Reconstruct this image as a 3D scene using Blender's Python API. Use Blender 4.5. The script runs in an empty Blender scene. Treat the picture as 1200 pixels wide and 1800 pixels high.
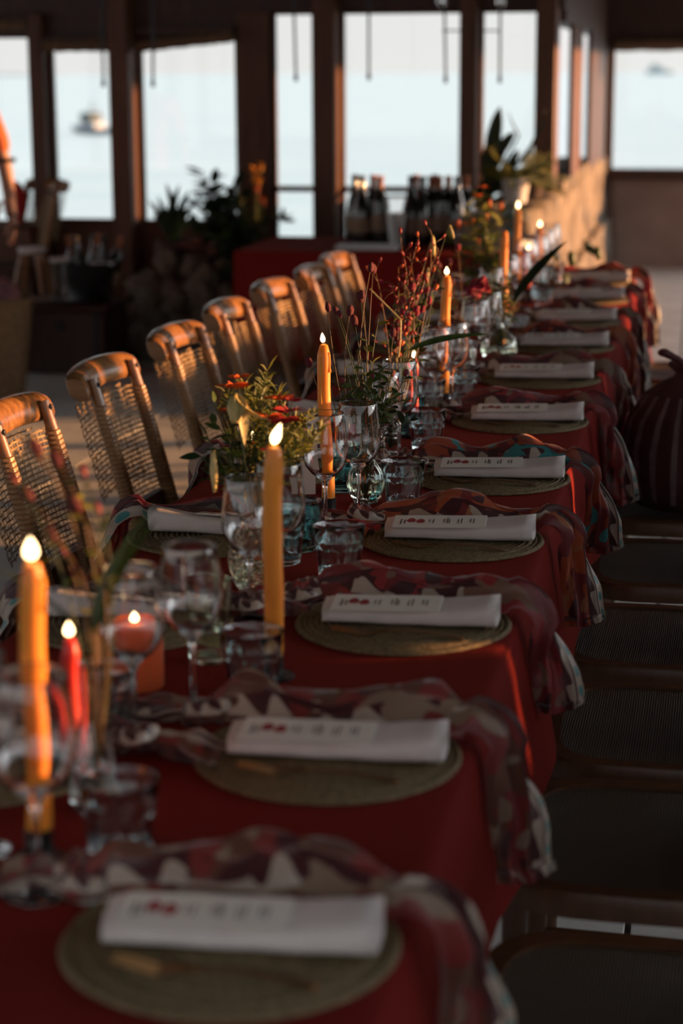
import bpy, bmesh, math, random
from mathutils import Vector, Matrix, Quaternion, noise
R = random.Random(7)
PI = math.pi
SC = bpy.context.scene
COL = SC.collection

# ------------------------------------------------------------------ camera
CAM_H = 1.58
_p, _a, _r = math.radians(12.79), math.radians(10.5), math.radians(-0.25)
FW = Vector((-math.sin(_a) * math.cos(_p), math.cos(_a) * math.cos(_p), -math.sin(_p)))
_rt = Vector((math.cos(_a), math.sin(_a), 0))
_up = _rt.cross(FW)
RT = math.cos(_r) * _rt + math.sin(_r) * _up
UP = RT.cross(FW)
cam_d = bpy.data.cameras.new('camera')
cam = bpy.data.objects.new('camera', cam_d)
COL.objects.link(cam)
cam_d.sensor_fit = 'VERTICAL'
cam_d.sensor_height = 36.0
cam_d.sensor_width = 24.0
cam_d.lens = 68.0
cam_d.clip_start = 0.05
cam_d.clip_end = 40000
cam_d.dof.use_dof = True
cam_d.dof.focus_distance = 3.8
cam_d.dof.aperture_fstop = 2.9
cam.matrix_world = Matrix(((RT.x, UP.x, -FW.x, 0), (RT.y, UP.y, -FW.y, 0), (RT.z, UP.z, -FW.z, CAM_H), (0, 0, 0, 1)))
SC.camera = cam

# ------------------------------------------------------------------ colour management, sampling limits
SC.view_settings.view_transform = 'Standard'
SC.view_settings.look = 'None'
SC.view_settings.gamma = 1.0
SC.view_settings.exposure = 0.0
SC.view_settings.use_curve_mapping = False
SC.cycles.max_bounces = 20
SC.cycles.transmission_bounces = 20
SC.cycles.transparent_max_bounces = 24
SC.cycles.glossy_bounces = 6
SC.cycles.diffuse_bounces = 4
SC.cycles.sample_clamp_indirect = 6.0

# ------------------------------------------------------------------ sky (pale evening haze) and low sun
SUN_EL, SUN_AZ = math.radians(4.8), math.radians(18.0)   # azimuth from +X towards +Y
W = bpy.data.worlds.new('evening_sky')
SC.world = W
W.use_nodes = True
wn, wl = W.node_tree.nodes, W.node_tree.links
wn.clear()
_o = wn.new('ShaderNodeOutputWorld'); _b = wn.new('ShaderNodeBackground')
_t = wn.new('ShaderNodeTexCoord'); _s = wn.new('ShaderNodeSeparateXYZ'); _c = wn.new('ShaderNodeValToRGB')
_m = wn.new('ShaderNodeMapRange')
_m.inputs['From Min'].default_value = -0.1; _m.inputs['From Max'].default_value = 1.0
wl.new(_t.outputs['Generated'], _s.inputs[0]); wl.new(_s.outputs['Z'], _m.inputs['Value']); wl.new(_m.outputs[0], _c.inputs[0])
_c.color_ramp.elements[0].position = 0.09; _c.color_ramp.elements[0].color = (0.88, 0.855, 0.84, 1)
_c.color_ramp.elements[1].position = 1.0; _c.color_ramp.elements[1].color = (0.52, 0.55, 0.60, 1)
_e = _c.color_ramp.elements.new(0.3); _e.color = (0.80, 0.84, 0.88, 1)
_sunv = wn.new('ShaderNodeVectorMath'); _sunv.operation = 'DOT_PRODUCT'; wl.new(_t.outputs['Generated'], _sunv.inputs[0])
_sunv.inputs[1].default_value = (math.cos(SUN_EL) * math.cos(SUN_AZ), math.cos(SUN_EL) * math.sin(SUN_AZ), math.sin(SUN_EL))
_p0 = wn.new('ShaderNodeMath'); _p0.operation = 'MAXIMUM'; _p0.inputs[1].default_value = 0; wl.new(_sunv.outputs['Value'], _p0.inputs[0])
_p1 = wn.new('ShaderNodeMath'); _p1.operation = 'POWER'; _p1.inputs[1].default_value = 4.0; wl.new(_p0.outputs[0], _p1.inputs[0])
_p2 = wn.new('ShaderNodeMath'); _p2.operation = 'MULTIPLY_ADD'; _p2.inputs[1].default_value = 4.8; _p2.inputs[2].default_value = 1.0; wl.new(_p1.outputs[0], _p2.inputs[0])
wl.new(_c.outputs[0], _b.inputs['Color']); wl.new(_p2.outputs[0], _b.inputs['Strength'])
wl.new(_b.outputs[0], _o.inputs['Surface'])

sun_d = bpy.data.lights.new('sun', 'SUN')
sun_d.energy = 12
sun_d.color = (1.0, 0.47, 0.17)
sun_d.angle = math.radians(0.9)
sun = bpy.data.objects.new('sun', sun_d)
COL.objects.link(sun)
_sd = Vector((math.cos(SUN_EL) * math.cos(SUN_AZ), math.cos(SUN_EL) * math.sin(SUN_AZ), math.sin(SUN_EL)))
sun.rotation_euler = _sd.to_track_quat('Z', 'Y').to_euler()
sun.location = (20, 5, 4)

# ------------------------------------------------------------------ placing: points on real planes seen along a sight line
def _ray(px, py):
    return FW + RT * ((px - 600) / 3400) - UP * ((py - 900) / 3400)
def on(px, py, z):
    d = _ray(px, py); t = (z - CAM_H) / d.z
    return Vector((d.x * t, d.y * t, z))
def at(px, py, Y):
    d = _ray(px, py); t = Y / d.y
    return Vector((d.x * t, Y, CAM_H + d.z * t))
TZ = 0.75          # table top
CX = -0.64         # table centre line

ORD = ['nearest', 'second', 'third', 'fourth', 'fifth', 'sixth', 'seventh', 'eighth', 'ninth', 'tenth', 'eleventh', 'twelfth', 'thirteenth', 'fourteenth', 'fifteenth', 'sixteenth', 'seventeenth', 'eighteenth', 'nineteenth', 'twentieth']
def nth(i):
    return 'nearest' if i == 0 else ORD[i] + ' from the front'

# ------------------------------------------------------------------ materials
def _nt(name):
    m = bpy.data.materials.new(name); m.use_nodes = True
    n, l = m.node_tree.nodes, m.node_tree.links
    return m, n, l, n['Principled BSDF']
def mat(name, c1, c2=None, scale=20, rough=0.6, bump=0.0, bscale=None, metal=0.0, stretch=None, spec=0.5, sheen=0, sheent=None, sss=0, sssr=(0.02, 0.006, 0.002), coat=0, trans=0, wave=None, detail=3):
    m, n, l, b = _nt(name)
    tc = n.new('ShaderNodeTexCoord'); mp = n.new('ShaderNodeMapping')
    l.new(tc.outputs['Object'], mp.inputs['Vector'])
    if stretch: mp.inputs['Scale'].default_value = stretch
    nz = n.new('ShaderNodeTexNoise'); nz.inputs['Scale'].default_value = scale; nz.inputs['Detail'].default_value = detail
    l.new(mp.outputs[0], nz.inputs['Vector'])
    rp = n.new('ShaderNodeValToRGB')
    c2 = c2 or tuple(min(1, v * 0.75) for v in c1)
    rp.color_ramp.elements[0].position = 0.32; rp.color_ramp.elements[0].color = (*c2, 1)
    rp.color_ramp.elements[1].position = 0.68; rp.color_ramp.elements[1].color = (*c1, 1)
    l.new(nz.outputs['Fac'], rp.inputs[0]); l.new(rp.outputs[0], b.inputs['Base Color'])
    b.inputs['Roughness'].default_value = rough; b.inputs['Metallic'].default_value = metal
    b.inputs['Specular IOR Level'].default_value = spec
    if sheen: b.inputs['Sheen Weight'].default_value = sheen; b.inputs['Sheen Roughness'].default_value = 0.45; b.inputs['Sheen Tint'].default_value = (*(sheent or (1, 1, 1)), 1)
    if coat: b.inputs['Coat Weight'].default_value = coat; b.inputs['Coat Roughness'].default_value = 0.22
    if sss:
        b.inputs['Subsurface Weight'].default_value = sss; b.inputs['Subsurface Radius'].default_value = sssr; b.inputs['Subsurface Scale'].default_value = 1.0
    if trans: b.inputs['Transmission Weight'].default_value = trans
    if bump:
        bp = n.new('ShaderNodeBump'); bp.inputs['Strength'].default_value = bump; bp.inputs['Distance'].default_value = 0.004
        if wave:
            w1 = n.new('ShaderNodeTexWave'); w1.inputs['Scale'].default_value = wave; w1.bands_direction = 'X'; l.new(tc.outputs['Object'], w1.inputs['Vector'])
            w2 = n.new('ShaderNodeTexWave'); w2.inputs['Scale'].default_value = wave; w2.bands_direction = 'Y'; l.new(tc.outputs['Object'], w2.inputs['Vector'])
            mu = n.new('ShaderNodeMath'); mu.operation = 'MULTIPLY'; l.new(w1.outputs['Fac'], mu.inputs[0]); l.new(w2.outputs['Fac'], mu.inputs[1])
            l.new(mu.outputs[0], bp.inputs['Height'])
            mx = n.new('ShaderNodeMix'); mx.data_type = 'RGBA'; mx.inputs['A'].default_value = (*[v * 0.25 for v in c2], 1)
            l.new(mu.outputs[0], mx.inputs['Factor']); l.new(rp.outputs[0], mx.inputs['B']); l.new(mx.outputs['Result'], b.inputs['Base Color'])
        else:
            n2 = n.new('ShaderNodeTexNoise'); n2.inputs['Scale'].default_value = bscale or scale * 4; n2.inputs['Detail'].default_value = 3
            l.new(mp.outputs[0], n2.inputs['Vector']); l.new(n2.outputs['Fac'], bp.inputs['Height'])
        l.new(bp.outputs[0], b.inputs['Normal'])
    return m
def glass(name, col=(1, 1, 1), rough=0.0, ior=1.47, bump=0, bscale=60):
    m, n, l, b = _nt(name)
    b.inputs['Base Color'].default_value = (*col, 1); b.inputs['Transmission Weight'].default_value = 1
    b.inputs['Roughness'].default_value = rough; b.inputs['IOR'].default_value = ior
    if bump:
        tc = n.new('ShaderNodeTexCoord'); v = n.new('ShaderNodeTexVoronoi'); v.inputs['Scale'].default_value = bscale
        bp = n.new('ShaderNodeBump'); bp.inputs['Strength'].default_value = bump; bp.inputs['Distance'].default_value = 0.004
        l.new(tc.outputs['Object'], v.inputs['Vector']); l.new(v.outputs['Distance'], bp.inputs['Height']); l.new(bp.outputs[0], b.inputs['Normal'])
    return m
def thin_pane(name):
    m, n, l, b = _nt(name); n.remove(b)
    tr = n.new('ShaderNodeBsdfTransparent'); gl = n.new('ShaderNodeBsdfGlossy'); mx = n.new('ShaderNodeMixShader'); lw = n.new('ShaderNodeLayerWeight'); pw = n.new('ShaderNodeMath'); ma = n.new('ShaderNodeMath')
    gl.inputs['Roughness'].default_value = 0.02; tr.inputs['Color'].default_value = (0.97, 0.985, 0.98, 1); lw.inputs['Blend'].default_value = .5; pw.operation = 'POWER'; pw.inputs[1].default_value = 5; ma.operation = 'MULTIPLY_ADD'; ma.inputs[1].default_value = .8; ma.inputs[2].default_value = .03; l.new(lw.outputs['Facing'], pw.inputs[0]); l.new(pw.outputs[0], ma.inputs[0])
    l.new(ma.outputs[0], mx.inputs[0]); l.new(tr.outputs[0], mx.inputs[1]); l.new(gl.outputs[0], mx.inputs[2])
    l.new(mx.outputs[0], n['Material Output'].inputs['Surface'])
    return m
def glow(name, col, s):
    m, n, l, b = _nt(name); n.remove(b)
    e = n.new('ShaderNodeEmission'); e.inputs['Color'].default_value = (*col, 1); e.inputs['Strength'].default_value = s
    l.new(e.outputs[0], n['Material Output'].inputs['Surface']); return m

M = {}
M['cloth'] = mat('red_tablecloth', (0.17, 0.014, 0.0115), (0.145, 0.012, 0.010), 6, 0.8, 0.25, 420, spec=0.04, sheen=0.10, sheent=(0.9, 0.16, 0.1))
M['honey'] = mat('honey_varnished_wood', (0.36, 0.165, 0.058), (0.23, 0.10, 0.034), 9, 0.26, 0.05, 60, stretch=(1, 6, 6), coat=0.35)
M['rattan'] = mat('rattan_strip', (0.42, 0.24, 0.11), (0.30, 0.155, 0.065), 30, 0.45, 0.1, 200)
M['cane'] = mat('cane_weave', (0.40, 0.27, 0.14), (0.26, 0.16, 0.075), 40, 0.5)
M['seatcane'] = mat('brown_seat_weave', (0.22, 0.135, 0.07), (0.15, 0.09, 0.045), 14, 0.55, 0.7, wave=70)
M['darkwood'] = mat('dark_brown_wood', (0.075, 0.028, 0.014), (0.045, 0.016, 0.009), 5, 0.5, 0.15, 60, stretch=(6, 6, 0.7))
M['postwood'] = mat('post_wood', (0.15, 0.055, 0.025), (0.09, 0.032, 0.014), 5, 0.55, 0.2, 50, stretch=(6, 6, 0.6))
M['chairleg'] = mat('chair_leg_wood', (0.13, 0.05, 0.02), (0.08, 0.03, 0.012), 8, 0.4, stretch=(6, 6, 1))
M['black'] = mat('black_iron', (0.012, 0.011, 0.011), None, 30, 0.45)
M['mat'] = mat('seagrass_braid', (0.27, 0.195, 0.095), (0.13, 0.088, 0.04), 160, 0.75, 0.9, 260)
M['linen'] = mat('white_linen', (0.73, 0.645, 0.61), (0.67, 0.585, 0.555), 25, 0.85, 0.25, 700)
M['paper'] = mat('cream_card', (0.80, 0.735, 0.66), (0.77, 0.705, 0.635), 20, 0.8)
M['ink'] = mat('grey_print', (0.10, 0.075, 0.07), None, 60, 0.8)
M['fig'] = mat('red_fig_print', (0.42, 0.055, 0.05), (0.28, 0.03, 0.04), 120, 0.8)
M['gold'] = mat('brushed_gold_metal', (0.34, 0.18, 0.075), (0.27, 0.14, 0.055), 60, 0.34, metal=1.0)
M['wax'] = mat('orange_candle_wax', (0.84, 0.31, 0.03), (0.76, 0.25, 0.022), 12, 0.42, sss=0.35, sssr=(0.02, 0.008, 0.002))
M['redwax'] = mat('red_candle_wax', (0.62, 0.03, 0.02), (0.5, 0.02, 0.015), 12, 0.4, sss=0.5, sssr=(0.02, 0.003, 0.002))
M['pillar'] = mat('coral_pillar_wax', (0.85, 0.17, 0.055), (0.75, 0.13, 0.04), 10, 0.42, sss=0.7, sssr=(0.03, 0.008, 0.003))
M['flame'] = glow('flame', (1.0, 0.66, 0.32), 9)
M['wine'] = glass('clear_glass', ior=1.66)
M['aqua'] = glass('aqua_tinted_glass', (0.86, 0.965, 0.975), 0.0, 1.6)
M['teal'] = glass('teal_glass', (0.45, 0.86, 0.9), 0.0, 1.48)
M['greeng'] = glass('pale_green_glass', (0.93, 0.97, 0.86), 0.0, 1.48)
M['amber'] = glass('textured_amber_glass', (0.93, 0.80, 0.64), 0.03, 1.48, 0.9, 90)
M['water'] = glass('water', (0.97, 0.99, 0.95), 0.0, 1.33)
M['pane'] = thin_pane('window_glass')
M['leaf'] = mat('leaf_green', (0.075, 0.115, 0.022), (0.035, 0.06, 0.012), 14, 0.45, spec=0.5)
M['leafd'] = mat('dark_leaf', (0.03, 0.05, 0.018), (0.015, 0.028, 0.01), 10, 0.4)
M['leafy'] = mat('yellow_green_leaf', (0.22, 0.21, 0.03), (0.11, 0.125, 0.02), 14, 0.5)
M['stem'] = mat('green_stem', (0.07, 0.085, 0.022), (0.04, 0.05, 0.015), 30, 0.5)
M['stemr'] = mat('reddish_stem', (0.20, 0.10, 0.035), (0.12, 0.06, 0.02), 30, 0.5)
M['burg'] = mat('burgundy_bloom', (0.16, 0.008, 0.016), (0.08, 0.004, 0.008), 90, 0.7, 0.5, 300)
M['crimson'] = mat('crimson_bloom', (0.42, 0.008, 0.045), (0.20, 0.004, 0.02), 80, 0.7, 0.6, 250)
M['orange'] = mat('orange_petal', (0.78, 0.16, 0.025), (0.55, 0.07, 0.015), 40, 0.5)
M['redp'] = mat('red_petal', (0.34, 0.02, 0.018), (0.2, 0.01, 0.012), 40, 0.5)
M['cream'] = mat('cream_bud', (0.66, 0.47, 0.2), (0.42, 0.36, 0.12), 20, 0.5)
M['yellow'] = mat('yellow_petal', (0.85, 0.40, 0.03), (0.7, 0.22, 0.02), 20, 0.5)
M['pinkp'] = mat('pink_petal', (0.55, 0.24, 0.18), (0.42, 0.16, 0.13), 30, 0.6)
M['tile'] = mat('grey_stone_tile', (0.78, 0.74, 0.68), (0.62, 0.59, 0.54), 5, 0.6, 0.15, 40)
M['tile2'] = mat('pale_stone_tile', (0.82, 0.78, 0.72), (0.67, 0.63, 0.58), 6, 0.6, 0.15, 40)
M['grout'] = mat('floor_joint', (0.10, 0.09, 0.08), None, 30, 0.9)
M['stone'] = mat('rough_limestone', (0.27, 0.215, 0.165), (0.10, 0.075, 0.055), 5, 0.9, 0.9, 24)
M['plaster'] = mat('grey_rendered_stone', (0.36, 0.25, 0.205), (0.27, 0.185, 0.15), 3, 0.9, 0.4, 30)
M['ceil'] = mat('dark_ceiling_boards', (0.04, 0.018, 0.011), (0.025, 0.011, 0.007), 4, 0.8, 0.2, 40)
M['wallin'] = mat('brown_wall', (0.09, 0.05, 0.034), (0.06, 0.034, 0.024), 3, 0.85, 0.2, 40)
M['reed'] = mat('reed_blind', (0.24, 0.14, 0.075), (0.12, 0.065, 0.035), 60, 0.8, 0.5, 120, stretch=(1, 14, 14))
M['bottle'] = mat('dark_bottle_glass', (0.018, 0.014, 0.010), (0.010, 0.010, 0.007), 8, 0.09, coat=0.5)
M['label'] = mat('paper_label', (0.34, 0.22, 0.15), (0.28, 0.18, 0.12), 20, 0.8)
M['foil'] = mat('copper_foil', (0.45, 0.17, 0.08), (0.3, 0.1, 0.05), 40, 0.4, metal=0.6)
M['white'] = mat('white_ceramic', (0.72, 0.70, 0.68), (0.66, 0.64, 0.62), 10, 0.3)
M['acryl'] = glass('clear_acrylic', (0.97, 0.985, 0.985), 0.06, 1.4)
M['terra'] = mat('dark_pot', (0.11, 0.065, 0.045), (0.065, 0.038, 0.028), 8, 0.8, 0.4, 40)
M['greenc'] = mat('green_glaze', (0.15, 0.19, 0.14), (0.09, 0.125, 0.09), 8, 0.14, coat=0.5)
M['wicker'] = mat('wicker', (0.26, 0.15, 0.065), (0.11, 0.06, 0.028), 60, 0.7, 0.9, 160)
M['soil'] = mat('soil', (0.035, 0.022, 0.014), None, 40, 0.95, 0.6)
M['skin'] = mat('skin', (0.42, 0.21, 0.14), (0.35, 0.165, 0.11), 8, 0.5, sss=0.15, sssr=(0.02, 0.007, 0.004))
M['rust'] = mat('rust_orange_shirt', (0.60, 0.15, 0.055), (0.48, 0.11, 0.04), 14, 0.85, 0.2, 300)
M['blackc'] = mat('black_cloth', (0.014, 0.014, 0.016), None, 30, 0.9, 0.3, 300)
M['hair'] = mat('dark_brown_hair', (0.03, 0.018, 0.012), None, 60, 0.5, 0.5, stretch=(8, 8, 1))
M['redc'] = mat('bright_red_cloth', (0.62, 0.035, 0.03), (0.5, 0.025, 0.025), 14, 0.8, 0.2, 200)
M['pinkc'] = mat('dusty_pink_cloth', (0.40, 0.15, 0.13), (0.12, 0.05, 0.07), 9, 0.85, 0.3, 200)
M['bag'] = mat('dark_striped_cloth', (0.085, 0.022, 0.020), (0.05, 0.012, 0.012), 10, 0.85, 0.4, 250)
M['bagst'] = mat('grey_stripe_cloth', (0.17, 0.10, 0.095), (0.10, 0.06, 0.06), 20, 0.85, 0.4, 250)
M['eye'] = mat('eye_white', (0.7, 0.68, 0.65), None, 20, 0.3)
M['hull'] = mat('boat_white_paint', (0.62, 0.64, 0.66), (0.5, 0.53, 0.56), 1, 0.6)
M['hullb'] = mat('boat_blue_paint', (0.10, 0.15, 0.22), None, 1, 0.6)
M['boatd'] = mat('boat_dark_cabin', (0.06, 0.09, 0.09), None, 1, 0.6)
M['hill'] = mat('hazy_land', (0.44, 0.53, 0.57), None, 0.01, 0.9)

def sea_mat():
    m, n, l, b = _nt('sea_water')
    tc = n.new('ShaderNodeTexCoord'); mp = n.new('ShaderNodeMapping'); mp.inputs['Scale'].default_value = (0.03, 0.13, 1)
    nz = n.new('ShaderNodeTexNoise'); nz.inputs['Scale'].default_value = 1.0; nz.inputs['Detail'].default_value = 6
    rp = n.new('ShaderNodeValToRGB')
    rp.color_ramp.elements[0].position = 0.35; rp.color_ramp.elements[0].color = (0.66, 0.84, 0.90, 1)
    rp.color_ramp.elements[1].position = 0.65; rp.color_ramp.elements[1].color = (0.78, 0.93, 0.97, 1)
    l.new(tc.outputs['Object'], mp.inputs[0]); l.new(mp.outputs[0], nz.inputs['Vector']); l.new(nz.outputs['Fac'], rp.inputs[0]); l.new(rp.outputs[0], b.inputs['Base Color'])
    b.inputs['Roughness'].default_value = 0.45; b.inputs['IOR'].default_value = 1.33
    bp = n.new('ShaderNodeBump'); bp.inputs['Strength'].default_value = 0.35; bp.inputs['Distance'].default_value = 0.4
    l.new(nz.outputs['Fac'], bp.inputs['Height']); l.new(bp.outputs[0], b.inputs['Normal'])
    return m
M['sea'] = sea_mat()

def scarf_mat(name, base, alt, accent, cream=(0.42, 0.33, 0.265), dark=(0.06, 0.012, 0.014), teal=(0.06, 0.22, 0.22)):
    """printed silk: cream dotted border, a running scroll border and a blotched centre, laid out on the cloth's own UVs (u along in metres x10, v across 0..1)"""
    m, n, l, b = _nt(name)
    uv = n.new('ShaderNodeUVMap'); sp = n.new('ShaderNodeSeparateXYZ'); l.new(uv.outputs[0], sp.inputs[0])
    def math_(op, a, c=None):
        k = n.new('ShaderNodeMath'); k.operation = op
        for i, v in enumerate((a, c)):
            if v is None: continue
            if isinstance(v, (int, float)): k.inputs[i].default_value = v
            else: l.new(v, k.inputs[i])
        return k.outputs[0]
    def mix(f, a, c):
        k = n.new('ShaderNodeMix'); k.data_type = 'RGBA'; l.new(f, k.inputs['Factor'])
        for s_, v in (('A', a), ('B', c)):
            if isinstance(v, tuple): k.inputs[s_].default_value = (*v, 1)
            else: l.new(v, k.inputs[s_])
        return k.outputs['Result']
    u, v = sp.outputs['X'], sp.outputs['Y']
    nz = n.new('ShaderNodeTexNoise'); nz.inputs['Scale'].default_value = 2.3; nz.inputs['Detail'].default_value = 0.5; l.new(uv.outputs[0], nz.inputs['Vector'])
    nz2 = n.new('ShaderNodeTexNoise'); nz2.inputs['Scale'].default_value = 3.0; nz2.inputs['Detail'].default_value = 0.5
    mp = n.new('ShaderNodeMapping'); mp.inputs['Location'].default_value = (7, 3, 0); l.new(uv.outputs[0], mp.inputs[0]); l.new(mp.outputs[0], nz2.inputs['Vector'])
    col = mix(math_('GREATER_THAN', nz.outputs['Fac'], 0.53), base, alt)
    col = mix(math_('GREATER_THAN', nz2.outputs['Fac'], 0.60), col, accent)
    col = mix(math_('LESS_THAN', nz2.outputs['Fac'], 0.37), col, dark)
    # scroll border: cream flames on dark, v < 0.62
    saw = math_('MULTIPLY', math_('SINE', math_('ADD', math_('MULTIPLY', u, 14.0), math_('MULTIPLY', v, 12.0))), 0.075)
    col = mix(math_('LESS_THAN', v, 0.42), col, dark)
    col = mix(math_('LESS_THAN', v, math_('ADD', saw, 0.29)), col, cream)
    col = mix(math_('LESS_THAN', v, 0.185), col, dark)
    # dotted border
    col = mix(math_('LESS_THAN', v, 0.15), col, cream)
    du = math_('SUBTRACT', math_('FRACT', math_('MULTIPLY', u, 4.0)), 0.5)
    dv = math_('DIVIDE', math_('SUBTRACT', v, 0.085), 0.15)
    rr = math_('ADD', math_('MULTIPLY', du, du), math_('MULTIPLY', dv, dv))
    col = mix(math_('LESS_THAN', rr, 0.075), col, teal)
    l.new(col, b.inputs['Base Color'])
    b.inputs['Roughness'].default_value = 0.42; b.inputs['Sheen Weight'].default_value = 0.2
    return m
SCARFM = [scarf_mat('scarf_silk_wine', (0.16, 0.018, 0.022), (0.26, 0.025, 0.025), (0.20, 0.10, 0.07)),
          scarf_mat('scarf_silk_rust', (0.34, 0.065, 0.022), (0.17, 0.018, 0.018), (0.32, 0.10, 0.04)),
          scarf_mat('scarf_silk_red', (0.40, 0.022, 0.022), (0.22, 0.015, 0.02), (0.40, 0.10, 0.03)),
          scarf_mat('scarf_silk_teal', (0.28, 0.05, 0.02), (0.14, 0.014, 0.016), (0.04, 0.20, 0.20)),
          scarf_mat('scarf_silk_brown', (0.12, 0.045, 0.028), (0.19, 0.025, 0.022), (0.24, 0.16, 0.11))]

# ------------------------------------------------------------------ mesh builder
class MB:
    def __init__(s): s.v = []; s.f = []; s.mi = []; s.uv = None
    def add(s, vs, fs, mi=0):
        o = len(s.v); s.v += [tuple(p) for p in vs]; s.f += [tuple(i + o for i in f) for f in fs]; s.mi += [mi] * len(fs)
    def box(s, c, d, mi=0, rot=None, bev=0.0):
        x, y, z = d[0] / 2, d[1] / 2, d[2] / 2
        if bev > 0:
            b = min(bev, x * .9, y * .9, z * .9)
            vs = []
            for sx in (-1, 1):
                for sy in (-1, 1):
                    for sz in (-1, 1):
                        vs += [Vector((sx * x, sy * (y - b), sz * (z - b))), Vector((sx * (x - b), sy * y, sz * (z - b))), Vector((sx * (x - b), sy * (y - b), sz * z))]
            bm = bmesh.new()
            for p in vs: bm.verts.new(p)
            bmesh.ops.convex_hull(bm, input=bm.verts)
            bm.verts.index_update(); fs = [[q.index for q in f.verts] for f in bm.faces]; vs = [q.co.copy() for q in bm.verts]; bm.free()
        else:
            vs = [Vector((sx * x, sy * y, sz * z)) for sx in (-1, 1) for sy in (-1, 1) for sz in (-1, 1)]
            fs = [(0, 1, 3, 2), (4, 6, 7, 5), (0, 4, 5, 1), (2, 3, 7, 6), (0, 2, 6, 4), (1, 5, 7, 3)]
        if rot is not None: vs = [rot @ p for p in vs]
        s.add([p + Vector(c) for p in vs], fs, mi)
    def tube(s, pts, rad, n=6, mi=0, cap=True, flat=1.0):
        pts = [Vector(p) for p in pts]; k = len(pts)
        rads = rad if isinstance(rad, (list, tuple)) else [rad] * k
        vs, fs = [], []
        prev = None
        for i, p in enumerate(pts):
            t = (pts[min(i + 1, k - 1)] - pts[max(i - 1, 0)])
            if t.length < 1e-9: t = Vector((0, 0, 1))
            t.normalize()
            if prev is None:
                a = Vector((0, 0, 1)) if abs(t.z) < .9 else Vector((1, 0, 0)); u = t.cross(a).normalized()
            else:
                u = prev - t * prev.dot(t)
                u = u.normalized() if u.length > 1e-6 else t.orthogonal().normalized()
            prev = u; w = t.cross(u)
            for j in range(n):
                an = 2 * PI * j / n
                vs.append(p + (u * math.cos(an) + w * math.sin(an) * flat) * rads[i])
        for i in range(k - 1):
            for j in range(n):
                fs.append((i * n + j, i * n + (j + 1) % n, (i + 1) * n + (j + 1) % n, (i + 1) * n + j))
        if cap: fs.append(tuple(range(n - 1, -1, -1))); fs.append(tuple((k - 1) * n + j for j in range(n)))
        s.add(vs, fs, mi)
    def lathe(s, prof, n=24, c=(0, 0, 0), mi=0, fn=None):
        """prof: (r, z) list, closed on the axis where r == 0"""
        vs, rows = [], []
        for (r, z) in prof:
            if r < 1e-6: rows.append([len(vs)]); vs.append(Vector((c[0], c[1], c[2] + z)))
            else:
                row = []
                for j in range(n):
                    a = 2 * PI * j / n; rr = r if fn is None else fn(r, z, a)
                    row.append(len(vs)); vs.append(Vector((c[0] + rr * math.cos(a), c[1] + rr * math.sin(a), c[2] + z)))
                rows.append(row)
        fs = []
        for a, b in zip(rows[:-1], rows[1:]):
            if len(a) == 1 and len(b) == 1: continue
            for j in range(n):
                j2 = (j + 1) % n
                if len(a) == 1: fs.append((a[0], b[j2], b[j]))
                elif len(b) == 1: fs.append((a[j], a[j2], b[0]))
                else: fs.append((a[j], a[j2], b[j2], b[j]))
        s.add(vs, fs, mi)
    def grid(s, fn, nu, nv, mi=0, uvfn=None):
        vs = [fn(i / nu, j / nv) for i in range(nu + 1) for j in range(nv + 1)]
        fs = [(i * (nv + 1) + j, (i + 1) * (nv + 1) + j, (i + 1) * (nv + 1) + j + 1, i * (nv + 1) + j + 1) for i in range(nu) for j in range(nv)]
        o = len(s.v); s.add(vs, fs, mi)
        if uvfn:
            if s.uv is None: s.uv = {}
            for i in range(nu + 1):
                for j in range(nv + 1): s.uv[o + i * (nv + 1) + j] = uvfn(i / nu, j / nv)
    def blob(s, c, r, n=8, m=6, mi=0, rot=None, jit=0.0, seed=0):
        rr = random.Random(seed)
        prof = [(math.sin(PI * k / m), -math.cos(PI * k / m)) for k in range(m + 1)]
        t = MB(); t.lathe([(max(0, a if 0 < k < m else 0), z) for k, (a, z) in enumerate(prof)], n)
        vs = []
        for p in t.v:
            q = Vector(p) * (1 + rr.uniform(-jit, jit)); q = Vector((q.x * r[0], q.y * r[1], q.z * r[2]))
            if rot is not None: q = rot @ q
            vs.append(q + Vector(c))
        s.add(vs, t.f, mi)
    def mesh(s, name, mats, smooth=True, auto=None):
        me = bpy.data.meshes.new(name)
        me.from_pydata(s.v, [], s.f); 
        for m in (mats if isinstance(mats, (list, tuple)) else [mats]): me.materials.append(m)
        if any(s.mi): me.polygons.foreach_set('material_index', s.mi)
        if smooth: me.polygons.foreach_set('use_smooth', [True] * len(s.f))
        if s.uv:
            l = me.uv_layers.new(name='UVMap')
            for lp in me.loops: l.data[lp.index].uv = s.uv.get(lp.vertex_index, (0, 0))
        me.update()
        if auto is not None and smooth:
            try: me.set_sharp_from_angle(angle=auto)
            except Exception: pass
        return me
    def build(s, name, mats, parent=None, smooth=True, auto=math.radians(40), loc=None):
        return link(name, s.mesh(name, mats, smooth, auto), parent, loc)
def link(name, me, parent=None, loc=None):
    o = bpy.data.objects.new(name, me); COL.objects.link(o)
    if parent is not None: o.parent = parent
    if loc is not None: o.location = loc
    return o
def tag(o, label, cat, group=None, kind=None):
    if label: o['label'] = label
    if cat: o['category'] = cat
    if group: o['group'] = group
    if kind: o['kind'] = kind
    return o
def thing(name, label, cat, loc=(0, 0, 0), rz=0, group=None):
    o = bpy.data.objects.new(name, None); COL.objects.link(o); o.location = loc; o.rotation_euler = (0, 0, rz)
    o.empty_display_size = 0.05
    return tag(o, label, cat, group)
def kids(o): return [c for c in KIDS.get(o.name, [])]
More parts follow.
